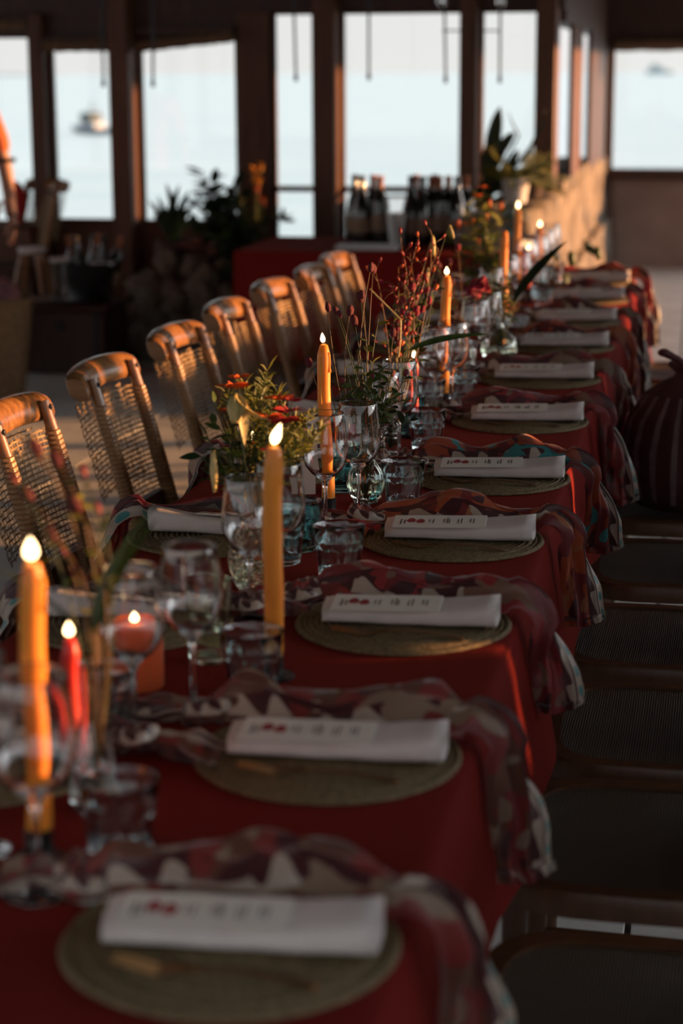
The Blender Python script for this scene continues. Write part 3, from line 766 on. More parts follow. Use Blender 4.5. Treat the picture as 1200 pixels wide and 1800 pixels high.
def scarf_mesh(seed, mi, L_hang=.24, twist=1.1, knot_x=-.175, edge=.158):
    """local frame: +X towards the table's near edge, origin on the table at the mat centre; rises over the edge and hangs"""
    rr = random.Random(seed); ph = [rr.uniform(0, 6.28) for _ in range(6)]
    top = edge - knot_x; arc = .045; total = top + arc + L_hang
    def frame(s):
        if s < top:
            x = knot_x + s; t = s / top
            return Vector((x, .012 * math.sin(t * 5 + ph[0]) , .014 + .010 * math.sin(t * PI) ** 2 + .004 * math.sin(t * 9 + ph[1]))), Vector((0, 0, 1)), Vector((1, 0, 0))
        if s < top + arc:
            a = (s - top) / arc * PI / 2; rad = arc / (PI / 2)
            return Vector((edge + math.sin(a) * rad, .012 * math.sin(5 + ph[0]), .014 - rad + math.cos(a) * rad + 0)), Vector((math.sin(a), 0, math.cos(a))), Vector((math.cos(a), 0, -math.sin(a)))
        d = s - top - arc; rad = arc / (PI / 2)
        return Vector((edge + rad + .008 * math.sin(d * 12 + ph[2]) + .03 * d, .012 * math.sin(5 + ph[0]) + .10 * d * math.sin(ph[3]), .014 - rad - d)), Vector((1, 0, 0)), Vector((0, 0, -1))
    nu, nv = 72, 28
    b = MB()
    def P(u, v):
        s = u * total; c, N_, T_ = frame(s); B = N_.cross(T_)
        hang = max(0, min(1, (s - top) / (L_hang * .8)))
        g = min(1, u / .06)
        w = (.026 + .040 * g * min(1, u / .3)) * (1 - .40 * math.exp(-((s - top - arc * .5) / .05) ** 2)) + .014 * hang
        w *= 1 - .6 * max(0, (u - .93) / .07) * abs(v - .5) * 2 * 0
        h = (.050 * (1 - hang) + .012) * (.55 + .45 * g)
        k = math.sin(v * PI * 4.2 + ph[4] + u * 3 * math.sin(ph[5])) * .5 + .5 * math.sin(v * PI * 7 + u * 11 + ph[2])
        cr = noise.noise(Vector((u * 9 + seed, v * 4, 2.1))) * .014 * (1 - .6 * hang)
        off_n = h * (.35 + .38 * k) * (1 - abs(2 * v - 1) ** 4) + cr
        off_b = (v - .5) * w + noise.noise(Vector((u * 7, v * 3, seed))) * .008
        rope = 1 - max(0, min(1, (s - top * .9) / (arc * 1.6)))
        if rope > 0:
            f = 2 * PI * v; lob = 1 + .26 * math.sin(3 * f + u * 26 + ph[4]) + .16 * math.sin(5 * f - u * 17 + ph[1]) + .30 * noise.noise(Vector((u * 13 + seed, math.cos(f) * 1.3, math.sin(f) * 1.3)))
            hh = .021 * (.5 + .5 * g) * (1 + .25 * math.sin(u * 15 + ph[3])); tb_, tn_ = -math.cos(f) * w * .5 * lob, -.012 + hh * (1 + math.sin(f - PI / 2) * .95) * (.75 + .25 * lob) + .012 * (1 + math.sin(f - PI / 2)) * .3
            off_b, off_n = off_b + (tb_ - off_b) * rope, off_n + (tn_ - off_n) * rope
        if hang > 0:
            a = twist * hang; ca, sa = math.cos(a), math.sin(a)
            off_b, off_n = off_b * ca - (off_n - .01) * sa, off_b * sa + (off_n) * ca + .01 + abs(math.sin(a)) * w * .5
        else: off_n = max(off_n, -.011)
        p = c + B * off_b + N_ * off_n
        if s < top + .002: p.z = max(p.z, .002)
        if u > .96: p = p + T_ * (-.02 * abs(v - .5) - .012 * v)
        return p
    b.grid(P, nu, nv, 0, lambda u, v: (u * total * 8, 1.12 - 1.1 * v))
    return b.mesh('scarf_drape', SCARFM[mi]), P
def knot_mesh(seed, mi):
    rr = random.Random(seed + 50); b = MB(); ph = rr.uniform(0, 6)
    def K(u, v):
        a, c = 2 * PI * u, 2 * PI * v; r = .0135 * (1 + .25 * math.sin(3 * a + 2 * c + ph) + .18 * math.sin(5 * a - 3 * c))
        R_ = .017 + .003 * math.sin(2 * a + ph)
        return Vector(((R_ + r * math.cos(c)) * math.cos(a) * .95, (R_ + r * math.cos(c)) * math.sin(a) * 1.15, .019 + r * math.sin(c) * 1.05 + .006 * math.sin(a + ph)))
    b.grid(K, 26, 14, 0, lambda u, v: (u * 3 + ph, .19 + .8 * v))
    return b.mesh('knot', SCARFM[mi])
def tail_mesh(seed, mi):
    rr = random.Random(seed + 90); b = MB(); ph = rr.uniform(0, 6); L = rr.uniform(.075, .115); dy = rr.uniform(-.05, .02)
    def P(u, v):
        w = .02 + .075 * u ** .8
        return Vector((-.012 - L * u, (v - .5) * w + dy * u, .017 - .008 * u + .016 * math.sin(v * PI * 4 + ph + u * 2) * (.35 + .5 * math.sin(PI * min(1, u * 1.1))) + .006 * noise.noise(Vector((u * 4, v * 5, seed)))))
    def Pc(u, v):
        p = P(u, v); p.z = max(p.z, .0025); return p
    b.grid(Pc, 16, 16, 0, lambda u, v: (u * 1.4 + ph, .13 + .87 * v)); return b.mesh('tail', SCARFM[mi])

SC_NAME = ['wine red', 'rust orange', 'bright red', 'rust and teal', 'brown and cream']
def setting(i, x, y, side, scarf_kind, hang, twist, full=True, rot=0.0):
    s = 1 if side == 'right' else -1
    rz = 0 if s == 1 else PI
    w_ = '%s side, %s' % (side, nth(i))
    m = thing('placemat', 'round braided seagrass placemat, table ' + w_, 'placemat', (x, y, TZ), R.uniform(0, 6), 'placemats on the %s side' % side)
    link('braid', MAT_ME, m)
    n = thing('napkin', 'rolled white linen napkin on its mat, table ' + w_, 'napkin', (x + (.014 if s == 1 else .012) + R.uniform(-.004, .004), y - .006 * s, TZ + .0072), rz + rot + R.uniform(-.02, .02), 'rolled napkins on the %s side' % side)
    nn = link('rolled_cloth', NAP_ME, n); md = nn.modifiers.new('thick', 'SOLIDIFY'); md.thickness = .0022; md.offset = 0
    c = thing('menu_card', 'narrow cream menu card with red figs, table ' + w_, 'menu', (n.location.x - .035 * s, n.location.y - .006 * s, TZ + .0072 + .0292), n.rotation_euler.z + R.uniform(-.03, .03), 'menu cards on the %s side' % side)
    c.rotation_euler.x = .165; c.rotation_euler.y = -.03
    link('card', CARD_ME, c); link('print', PRINT_ME, c)
    if full or True:
        f = thing('fork', 'gold fork in front of the napkin, table ' + w_, 'fork', (x + .005 * s, y - (.085 if s == 1 else -.085) + R.uniform(-.006, .006), TZ + .0066), rz + R.uniform(-.06, .03), 'gold forks on the %s side' % side)
        fork_parts(f) if not FORK else None
        if FORK:
            for ch in FORK[0].children:
                k = ch.copy(); COL.objects.link(k); k.parent = f
        else: FORK.append(f)
    sc = thing('scarf', '%s silk scarf knotted behind the napkin, table %s' % (SC_NAME[scarf_kind], w_), 'scarf', (x, y + .085 * s if s == 1 else y - .085, TZ), rz, 'knotted scarves on the %s side' % side)
    if s == -1: sc.location.y = y + .07
    me, P = scarf_mesh(i * 7 + (0 if s == 1 else 300), scarf_kind, hang, twist)
    d = link('drape', me, sc)
    k = link('knot', knot_mesh(i * 7 + s, scarf_kind), sc, (-.178, .006, 0)); k.rotation_euler.z = R.uniform(0, 3)
    t = link('tail', tail_mesh(i * 5 + s, scarf_kind), sc, (-.185, .004, 0)); t.rotation_euler.z = R.uniform(-.5, .5)
FORK = []
MX = -.427
rset = [(1.703, 4, .17, 1.2), (2.239, 4, .19, 1.2), (2.838, 0, .15, 1.3), (3.398, 1, .17, 1.25), (3.954, 3, .17, 1.35), (4.638, 0, .21, 1.5), (5.305, 4, .20, 1.3), (5.962, 1, .18, 1.2), (6.595, 4, .20, 1.3), (7.243, 0, .18, 1.2), (7.86, 2, .18, 1.2)]
for i, (y, k, h, tw) in enumerate(rset): setting(i, MX + (.0, -.006, -.004, .002, .012, .010, .002, .008, .002, .004, .004)[i], y, 'right', k, h, tw)
lset = [(2.15, 4), (2.78, 4), (3.36, 2), (3.98, 0), (4.60, 4), (5.27, 4), (5.90, 0), (6.51, 2), (7.10, 4), (7.66, 0)]
for i, (y, k) in enumerate(lset): setting(i, -.855, y, 'left', k, .2, 1.2)
pc = on(957, 632, TZ)
b = MB(); b.box((0, 0, .0006), (.062, .066, .0012)); tag(b.build('place_card', M['paper'], None, False, loc=(pc.x, pc.y, TZ)), 'small blank white card lying on the red cloth between two right-hand napkins', 'card')
# ================================================================== CANDLES
FLAME_ME = None
def flame_mesh():
    b = MB(); b.lathe([(0, 0), (.0036, .003), (.0054, .008), (.0052, .014), (.0034, .021), (.0014, .027), (0, .030)], 12); return b.mesh('flame', M['flame'])
FLAME_ME = flame_mesh()
def candle(label, p, h, r, m, lit=True, holder=True, lean=(0, 0), group='tall orange candles', flame_lean=.25, fs=(1, 1)):
    o = thing('taper_candle', label, 'candle', (p[0], p[1], TZ), 0, group)
    z0 = 0
    b = MB(); k = 12
    z0 = .034 if holder else 0.0
    pts = [Vector((lean[0] * t + .0015 * math.sin(t * 7), lean[1] * t, z0 - (.018 if holder else 0) + (h - z0 + (.018 if holder else 0)) * t)) for t in [i / k for i in range(k + 1)]]
    rad = [r * (1 + .03 * math.sin(i * 1.9)) for i in range(k + 1)]
    rad[-1] = r * .62; rad[-2] = r * 1.0
    pts[-2] = pts[-1] - Vector((0, 0, r * 1.5))
    pts.append(pts[-1] + Vector((0, 0, .003))); rad.append(r * .3)
    b.tube(pts, rad, 16); w = b.build('wax', m, o)
    if m is M['wax']:
        d = MB()
        for (an, z1, z2) in ((-1.9, h - .02, h - .11), (-.4, h - .012, h - .05)):
            q = [Vector((math.cos(an) * r * 1.0 + lean[0] * z / h, math.sin(an) * r * 1.0 + lean[1] * z / h, z)) for z in [z1 + (z2 - z1) * i / 4 for i in range(5)]]
            d.tube(q, [.0016, .0022, .0018, .002, .0032], 6)
        d.build('wax_drip', m, w)
    t = Vector((lean[0], lean[1], h + .002))
    b = MB(); b.tube([t, t + Vector((.0005, 0, .007 if lit else .011))], .0009, 5); b.build('wick', M['black'], o)
    if lit:
        f = link('flame', FLAME_ME, o, t + Vector((0, 0, .003))); f.rotation_euler = (0, flame_lean, 0); f.scale = (fs[0], fs[0], fs[1])
    if holder:
        b = MB(); b.lathe([(0, 0), (.030, 0), (.031, .002), (.029, .004), (.0155, .005), (.0150, .008), (.0148, .036), (.0155, .038), (.0135, .038), (.0132, .016), (0, .016)], 24); b.build('holder', M['black'], o)
    return o
G = 'tall orange candles'
c1 = on(64, 1512, TZ); candle('tall orange candle burning at the near left, nearest of the row', (c1.x + .004, c1.y), .331, .0135, M['wax'], lean=(.004, 0), flame_lean=0, fs=(1.4, .8))
c2 = on(475, 1190, TZ); candle('tall orange candle with a leaning flame, second from the front', (c2.x + .004, c2.y), .329, .0138, M['wax'], lean=(.004, 0), flame_lean=.36, fs=(1.2, 1.05))
c3 = on(577, 908, TZ); candle('tall orange candle with wax drips beside two wine glasses, third from the front', (c3.x, c3.y), .330, .0128, M['wax'], lean=(-.008, 0), flame_lean=-.1, fs=(.9, .65))
c4 = on(779, 716, TZ); candle('tall orange candle burning behind a pair of wine glasses, fourth from the front', (c4.x, c4.y), .332, .0125, M['wax'], lean=(.006, 0), flame_lean=0, fs=(1.1, .65))
c5 = on(908, 524, TZ); candle('tall orange candle burning at the far end near the green jug', (c5.x, c5.y), .330, .0125, M['wax'], flame_lean=0, fs=(1.3, .9))
c6 = on(884, 588, TZ); candle('tall orange candle, unlit, among the far flowers', (c6.x, c6.y), .330, .0125, M['wax'], lit=False)
c7 = on(947, 497, TZ); candle('shorter orange candle burning farthest away among the far glasses', (c7.x, c7.y), .220, .0125, M['wax'], flame_lean=0, fs=(1.3, .8))
for (px, py, h, t) in ((131, 1379, .180, 'at the near left beside the glass bottle vase'), (446, 949, .180, 'half hidden under the orange bouquet'), (727, 767, .180, 'behind the drooping grass leaf'), (927, 526, .180, 'among the far glasses')):
    q = on(px, py, TZ); candle('thin red candle with a small flame ' + t, (q.x, q.y), h, .0105, M['redwax'], group='thin red candles', flame_lean=0, fs=(1.1, .6))
q = on(240, 1205, TZ)
o = thing('pillar_candle', 'short coral pillar candle seen glowing through a wine glass', 'candle', (q.x, q.y, TZ))
b = MB(); b.lathe([(0, 0), (.037, 0), (.0385, .002), (.0385, .088), (.037, .092), (.034, .091), (.030, .086), (.010, .084), (0, .084)], 28); b.build('wax', M['pillar'], o)
b = MB(); b.tube([(0, 0, .084), (0, 0, .092)], .0012, 5); b.build('wick', M['black'], o)
f = link('flame', FLAME_ME, o, (0, 0, .088)); f.scale = (1.3, 1.3, .6)

# ================================================================== GLASSES
def wine_mesh():
    out = [(0, .0005), (.034, .0005), (.0355, .0018), (.033, .0030), (.020, .0048), (.008, .0085), (.0046, .014), (.0038, .03), (.0036, .06), (.0040, .084), (.0062, .096), (.013, .1035), (.026, .113), (.0365, .127), (.0425, .146), (.0432, .158), (.0415, .178), (.0385, .202), (.0362, .2235), (.0357, .2250)]
    inn = [(.0350, .2250), (.0347, .2235), (.0370, .202), (.0400, .178), (.0417, .158), (.0409, .147), (.035, .1285), (.0245, .1150), (.012, .1065), (0, .1040)]
    b = MB(); b.lathe(out + inn, 40); return b
WB = wine_mesh().mesh('bowl_and_stem', M['wine'])
WGL = []
def wine_glass(label, p, sc=1.0, rz=0):
    o = thing('wine_glass', label, 'wine glass', (p[0], p[1], TZ), rz, 'wine glasses along the middle of the table')
    g = link('bowl_and_stem', WB, o); g.scale = (sc, sc, sc); WGL.append(o); return o
wpos = [((68, 1570, TZ), 1.06, 'nearest, standing at the left edge by the first candle'), ((237, 1296, TZ), 1.0, 'in front of the glowing pillar candle'), ((340, 1243, TZ), 1.0, 'standing just behind the pillar candle'),
        ((440, 1086, TZ), 1.0, 'left of the second candle'), ((492, 1052, TZ), 1.0, 'mostly hidden behind the second candle'), ((572, 936, TZ), 1.0, 'in front of the third candle'), ((630, 912, TZ), 1.0, 'just right of the third candle'),
        ((672, 838, TZ), 1.0, 'left of a pair behind the ribbed bud vase'), ((701, 812, TZ), 1.0, 'right of a pair behind the ribbed bud vase'), ((765, 733, TZ), 1.0, 'under the drooping grass leaf'), ((794, 722, TZ), 1.0, 'just in front of the fourth candle'),
        ((834, 668, TZ), 1.0, 'left of a pair below the crimson bloom'), ((856, 650, TZ), 1.0, 'right of a pair below the crimson bloom')]
for (px, py, z), sc, t in wpos:
    q = on(px, py, z); wine_glass('tall clear wine glass ' + t, q, sc)
for i, (px, py) in enumerate(((862, 593), (888, 562), (911, 556), (925, 527), (944, 516), (955, 502), (966, 489))):
    q = on(px, py, TZ); wine_glass('tall clear wine glass in the far cluster by the end candles, %s of seven' % (['nearest', 'second nearest', 'third nearest', 'middle', 'third farthest', 'second farthest', 'farthest'][i]), q)
q = on(18, 1500, TZ); wine_glass('tall clear wine glass cut off by the left edge beside the nearest glass', (q.x - .035, q.y))

def tumbler_mesh(mat_, nm):
    n = 72; K = 9
    def facet(a): 
        w = 2 * PI / K; d = (a % w) - w / 2; return math.cos(PI / K) / math.cos(d), abs(d) / (w / 2)
    def f_out(r, z, a):
        q, e = facet(a)
        top1 = .050 + .0045 * (1 - e * e); top2 = .066 + .003 * (1 - e * e)
        k = 1.0
        if z < top1: k = 1 - (1 - q) * .9 - .012
        elif z < top2: k = 1 - (1 - q) * .4 - .004
        return r * k
    out = [(0, .0), (.031, 0), (.0345, .002), (.0352, .006), (.0366, .02), (.0382, .036), (.0392, .045), (.0398, .049), (.0402, .0515), (.0405, .054), (.0409, .057), (.0416, .063), (.0419, .066), (.0422, .069), (.0426, .074), (.0440, .0885), (.0440, .0895)]
    inn = [(.0432, .0900), (.0425, .0890), (.0411, .074), (.0397, .066), (.0362, .052), (.0345, .040), (.0322, .020), (.0300, .0125), (.025, .0105), (0, .0100)]
    b = MB(); no = len(out)
    b.lathe(out, n, fn=lambda r, z, a: f_out(r, z, a) if r > .03 else r)
    t = MB(); t.lathe([out[-1]] + inn, n); b.add(t.v, t.f)
    me = b.mesh(nm, mat_)
    bm = bmesh.new(); bm.from_mesh(me); bmesh.ops.remove_doubles(bm, verts=bm.verts, dist=1e-6); bmesh.ops.recalc_face_normals(bm, faces=bm.faces); bm.to_mesh(me); bm.free()
    me.polygons.foreach_set('use_smooth', [True] * len(me.polygons)); me.set_sharp_from_angle(angle=math.radians(50))
    return me
TUM, TUT = tumbler_mesh(M['aqua'], 'faceted_body'), tumbler_mesh(M['teal'], 'faceted_body')
def tumbler(label, p, me=None, group='faceted tumblers on the right'):
    o = thing('tumbler', label, 'tumbler', (p[0], p[1], TZ), R.uniform(0, 1), group); link('faceted_body', me or TUM, o); return o
for i, (px, py) in enumerate(((213, 1506), (443, 1218), (596, 1014), (708, 889), (749, 789), (812, 705), (908, 599), (953, 548), (953, 507))):
    q = on(px, py, TZ); tumbler('clear faceted water tumbler by the right-hand mats, ' + nth(i), q)
for (px, py, t, me) in ((184, 1288, 'clear faceted tumbler behind the nearest bottle vase', TUM), (524, 966, 'teal tinted faceted tumbler behind the second candle', TUT), (494, 990, 'clear faceted tumbler standing by the teal one', TUM), (600, 862, 'teal tinted faceted tumbler behind the third candle', TUT), (752, 730, 'clear faceted tumbler behind the leaf-topped glasses', TUM), (715, 762, 'teal tinted faceted tumbler beside the paired glasses', TUT), (352, 1160 + 8, 'clear faceted tumbler inside the row beside the tall jar', None)):
    if me is None: continue
    q = on(px, py, TZ); tumbler(t, q, me, 'tumblers in the middle of the table')

def vessel(name, label, cat, p, out, wall, m, water=None, n=40, fn=None, wm=None):
    """thick-walled turned glass vessel, with water as a part"""
    o = thing(name, label, cat, (p[0], p[1], TZ))
    inn = [(max(.001, r - wall), z) for r, z in out if z > .006][::-1]; inn[0] = (out[-1][0] - wall, out[-1][1])
    b = MB(); b.lathe([(0, 0)] + out + [(out[-1][0] - wall * .5, out[-1][1] + wall * .4)] + inn + [(0, inn[-1][1])], n, fn=fn); b.build('glass_body', m, o)
    if water:
        rad = lambda z: next(a[0] + (b_[0] - a[0]) * (z - a[1]) / max(1e-6, b_[1] - a[1]) for a, b_ in zip(out[:-1], out[1:]) if a[1] <= z <= b_[1])
        pr = [(rad(z) - wall - .0006, z) for z in [.008 + (water - .008) * k / 7 for k in range(8)]]
        rw = pr[-1][0]
        b = MB(); b.lathe([(0, pr[0][1] + .001)] + pr + [(rw, water), (0, water)], n); b.build('water', wm or M['water'], o)
    return o
# bottle vase near left
v1 = on(166, 1418, TZ); vessel('bottle_vase', 'slender clear glass bottle vase at the near left holding long leaves', 'vase', v1, [(.022, 0), (.027, .003), (.029, .02), (.0285, .045), (.024, .07), (.016, .095), (.0125, .115), (.012, .15), (.013, .168), (.0138, .172)], .0024, M['wine'], .05)
v2 = on(366, 1160, TZ); vessel('tall_jar', 'tall clear glass jar with thick base behind the pillar candle', 'jar', v2, [(.026, 0), (.028, .003), (.029, .012), (.031, .05), (.034, .09), (.0355, .118), (.036, .122)], .0022, M['greeng'], .045)
v5 = on(450, 1036, TZ); vessel('textured_vase', 'textured amber glass vase behind the second candle holding the orange bouquet', 'vase', v5, [(.022, 0), (.03, .003), (.040, .02), (.046, .045), (.045, .07), (.036, .092), (.027, .104), (.026, .112), (.029, .120)], .003, M['amber'], .06)
v3 = on(643, 884, TZ); vessel('ribbed_bud_vase', 'ribbed pale glass bud vase right of the third candle holding burgundy stems', 'vase', v3, [(.018, 0), (.024, .003), (.034, .022), (.038, .042), (.034, .062), (.022, .080), (.0125, .094), (.011, .125), (.0135, .14)], .0024, M['greeng'], .045, n=80, fn=lambda r, z, a: r * (1 + .035 * math.cos(14 * a) * (1 if .004 < z < .08 else 0)))
v4 = on(876, 634, TZ); vessel('round_flask', 'round-bodied clear flask with narrow neck and water, holding yellow-green sprigs', 'vase', v4, [(.03, 0), (.044, .006), (.054, .026), (.0555, .042), (.049, .062), (.033, .080), (.018, .092), (.0135, .102), (.0125, .13), (.014, .150), (.017, .156)], .0024, M['greeng'], .056)
v6 = on(686, 800, TZ); vessel('small_vase', 'small straight clear glass vase behind the paired wine glasses holding tall thin stems', 'vase', v6, [(.020, 0), (.023, .003), (.0235, .04), (.023, .085), (.0225, .10)], .002, M['wine'], .05)
v7 = on(820, 655 + 20, TZ); vessel('small_vase', 'small clear glass vase holding the crimson bloom near the middle of the table', 'vase', v7, [(.018, 0), (.022, .003), (.022, .05), (.018, .08), (.017, .11)], .002, M['wine'], .05)
v8 = on(872, 612 - 40, TZ); vessel('small_vase', 'small clear glass vase of green sprays behind the unlit candle', 'vase', v8, [(.020, 0), (.024, .003), (.025, .05), (.02, .09), (.019, .12)], .002, M['wine'], .05)
v9 = on(970, 505, TZ); vessel('glass_bowl', 'clear cut-glass bowl vase at the far right glasses with seed pods', 'vase', v9, [(.03, 0), (.04, .004), (.046, .03), (.048, .06), (.046, .085), (.047, .10)], .003, M['wine'], .05)
# white folded card by the third candle
q = on(541, 872, TZ)
o = thing('folded_card', 'white folded card standing behind the third candle', 'card', (q.x, q.y, TZ), .3)
b = MB(); b.box((0, .011, .058), (.034, .0012, .116), rot=Matrix.Rotation(.09, 3, 'X')); b.build('front_leaf', M['paper'], o, False)
b = MB(); b.box((0, .022, .058), (.034, .0012, .116), rot=Matrix.Rotation(-.09, 3, 'X')); b.build('back_leaf', M['paper'], o, False)

# ================================================================== FLOWERS
def leaf_mesh(nm, m, w=.35, fold=.12, droop=.25, n=6, wave=0):
    b = MB(); vs = []
    for i in range(n + 1):
        t = i / n; hw = w * .5 * math.sin(PI * t ** .8) ** .9; z = -droop * t * t
        vs += [Vector((-hw, t, z + fold * hw + wave * math.sin(t * 12))), Vector((0, t, z)), Vector((hw, t, z + fold * hw - wave * math.sin(t * 12)))]
    b.add(vs, [(3 * i + j, 3 * i + j + 1, 3 * i + j + 4, 3 * i + j + 3) for i in range(n) for j in (0, 1)])
    return b.mesh(nm, m)
LEAF = {'g': leaf_mesh('leaf', M['leaf']), 'y': leaf_mesh('leaf', M['leafy'], .4), 'd': leaf_mesh('leaf', M['leafd'], .42), 'o': leaf_mesh('petal', M['orange'], .45, .2), 'r': leaf_mesh('petal', M['redp'], .45, .2), 'c': leaf_mesh('petal', M['cream'], .3, .5, .5), 'b': leaf_mesh('leaf', M['leaf'], .10, .5, .35, 10), 'k': leaf_mesh('petal', M['pinkp'], .6, .2), 'Y': leaf_mesh('petal', M['yellow'], .7, .2), 'm': leaf_mesh('leaf', M['burg'], .4, .2), 'B': leaf_mesh('leaf', M['leafd'], .16, .6, .15, 10)}
def put(me, parent, p, d, size, roll=None):
    o = link(me.name.split('.')[0], me, parent)
    d = Vector(d).normalized(); q = d.to_track_quat('Y', 'Z') @ Quaternion((0, 1, 0), R.uniform(-.9, .9) if roll is None else roll)
    o.rotation_mode = 'QUATERNION'; o.rotation_quaternion = q; o.location = p; o.scale = (size, size, size); return o
def head_mesh(nm, m, kind):
    b = MB()
    if kind == 'burnet': b.blob((0, .5, 0), (.34, .62, .34), 9, 7, jit=.12, seed=1)
    elif kind == 'bud': b.blob((0, .5, 0), (.24, .55, .24), 6, 5)
    elif kind == 'spike':
        b.blob((0, .5, 0), (.10, .55, .10), 6, 6, jit=.1, seed=3)
    elif kind == 'comb':
        b.grid(lambda u, v: Vector(((v - .5) * (1.1 + .25 * math.sin(u * 14)), .15 + .85 * (1 - abs(2 * v - 1) ** 2.4) * (.75 + .25 * math.sin(v * 21 + u * 8)), (u - .5) * .55 + .10 * math.sin(v * 26 + u * 5))), 10, 26)
        b.blob((0, .3, 0), (.42, .42, .26), 10, 6, jit=.15, seed=5)
    return b.mesh(nm, m)
HEAD = {'burnet': head_mesh('flower_head', M['burg'], 'burnet'), 'bud': head_mesh('bud', M['redp'], 'bud'), 'obud': head_mesh('bud', M['orange'], 'bud'), 'spike': head_mesh('seed_spike', M['cream'], 'spike'), 'comb': head_mesh('flower_head', M['crimson'], 'comb'), 'pod': head_mesh('seed_pod', M['leaf'], 'bud'), 'cbud': head_mesh('bud', M['cream'], 'bud'), 'cr': head_mesh('flower_head', M['crimson'], 'burnet')}
def stem(par, p0, p1, r=.0016, bend=None, m='stem'):
    bend = bend if bend is not None else Vector((R.uniform(-.02, .02), R.uniform(-.02, .02), .02))
    pts = bez(p0, p1, bend, 7); b = MB(); b.tube(pts, [r * (1 - .05 * i) for i in range(8)], 5); o = b.build('stem', M[m], par, auto=None); return o, pts
def bouquet(name, label, base, cat='flowers'):
    return thing(name, label, cat, base)
def tip(o, px, py, Y): return at(px, py, Y) - o.location
def sprig(o, base, t, leaves=6, kind='g', size=.035, start=.35, m='stem', r=.0015, bend=None, head=None, hs=.02):
    s, pts = stem(o, base, t, r, bend, m)
    n = len(pts) - 1
    for k in range(leaves):
        u = start + (1 - start) * (k + .5) / leaves; i = min(n - 1, int(u * n)); p = pts[i].lerp(pts[i + 1], u * n - i)
        d = (pts[i + 1] - pts[i]).normalized(); side = Vector((R.uniform(-1, 1), R.uniform(-1, 1), R.uniform(-.25, .5))).normalized()
        put(LEAF[kind], s, p, d * .5 + side, size * R.uniform(.7, 1.15))
    if head: put(HEAD[head], s, pts[-1], pts[-1] - pts[-2], hs)
    return s, pts
def fern(o, base, t, n=26, L=.03, mt='leafy', r=.0016):
    """feathery spray: stem plus one joined part of hair-fine leaflets"""
    s, pts = stem(o, base, t, r); b = MB()
    for k in range(n):
        u = .25 + .75 * (k + .5) / n; i = min(6, int(u * 7)); p = pts[i].lerp(pts[i + 1], u * 7 - i)
        for w in range(3):
            d = Vector((R.uniform(-1, 1), R.uniform(-1, 1), R.uniform(-.1, .9))).normalized(); l_ = L * R.uniform(.6, 1.2)
            q = p + d * l_; x = d.orthogonal().normalized() * .0016
            b.add([p - x * .4, p + x * .4, (p + q) / 2 + x + Vector((0, 0, .003)), q, (p + q) / 2 - x + Vector((0, 0, .003))], [(0, 1, 2, 3, 4)])
    f = b.build('leaflets', M[mt], s, auto=None); f['kind'] = 'stuff'; return s, pts

# --- A: long blurred leaves and red sprays in the nearest bottle vase
o = bouquet('leaf_arrangement', 'long green leaves and loose red and yellow sprays in the nearest bottle vase', (v1.x, v1.y, TZ)); B0 = Vector((0, 0, .02))
for (px, py, y, w, rr) in ((238, 905, v1.y + .08, 'b', 0), (196, 900, v1.y - .02, 'b', 1.2), (20, 965, v1.y - .05, 'b', 0)):
    t = tip(o, px, py, y); s, pts = stem(o, B0, Vector((0, 0, .19)) + t * .12 * Vector((1, 1, 0)).length * 0, .0022, Vector((0, 0, 0)))
    d = t - pts[-1]; put(LEAF['b'], s, pts[-1], d + Vector((0, 0, .04)), d.length * 1.05, rr)
for (px, py) in ((70, 800), (55, 880), (140, 900), (98, 950), (105, 700 + 120)):
    t = tip(o, px, py, v1.y + R.uniform(-.04, .1)); sprig(o, B0, t, 7, R.choice('myr'), .022, .5, 'stemr', bend=Vector((.05, 0, .10)), head='burnet', hs=.02)
for (px, py) in ((150, 840), (30, 850), (175, 905)):
    t = tip(o, px, py, v1.y + .05); sprig(o, B0, t, 5, 'y', .02, .5, bend=Vector((.04, 0, .08)), head='bud', hs=.016)

# --- B: big loose bouquet with orange blooms and a lily bud
o = bouquet('orange_bouquet', 'loose bouquet of feathery greens, orange petals and a pale lily bud in the textured vase', (v5.x, v5.y, TZ)); B0 = Vector((0, 0, .02)); NK = Vector((0, 0, .12))
Yb = v5.y
for (px, py, dy) in ((465, 668, .25), (490, 690, .22), (450, 690, .2), (500, 720, .2), (430, 672, .3), (520, 735, .15), (478, 715, .1), (400, 690, .2), (470, 650, .25)):
    fern(o, NK, tip(o, px, py, Yb + dy), 30, .03)
for (px, py, dy) in ((540, 735, .1), (565, 755, .05), (560, 775, .06), (545, 762, .02), (530, 770, 0), (570, 740, .08), (555, 725, .1), (520, 755, .05)):
    fern(o, NK, tip(o, px, py, Yb + dy), 22, .022, 'leafy'); 
for (px, py, dy, k) in ((372, 700, .1, 'g'), (360, 760, .05, 'g'), (385, 790, 0, 'g'), (400, 830, 0, 'y'), (350, 800, .05, 'd'), (375, 740, .1, 'g'), (440, 800, .05, 'g'), (500, 790, .02, 'g'), (520, 800, 0, 'g'), (420, 760, .1, 'd'), (465, 760, .08, 'g'), (390, 720, .1, 'd'), (362, 830, .0, 'g')):
    sprig(o, NK, tip(o, px, py, Yb + dy), 9, k, .034, .25)
for (px, py, dy, k, s_) in ((408, 682, .15, 'o', .03), (412, 725, .1, 'o', .034), (470, 735, .05, 'o', .03), (498, 743, .05, 'r', .035), (505, 725, .08, 'r', .035), (492, 703, .1, 'o', .026), (515, 705, .1, 'r', .02), (420, 665, .2, 'o', .024), (476, 795, .0, 'r', .024)):
    t = tip(o, px, py, Yb + dy); s, pts = stem(o, NK, t, .0014)
    for a in range(7):
        an = a * 2 * PI / 7; put(LEAF[k], s, t, Vector((math.cos(an), math.sin(an) * .6, .35)), s_ * R.uniform(.8, 1.1))
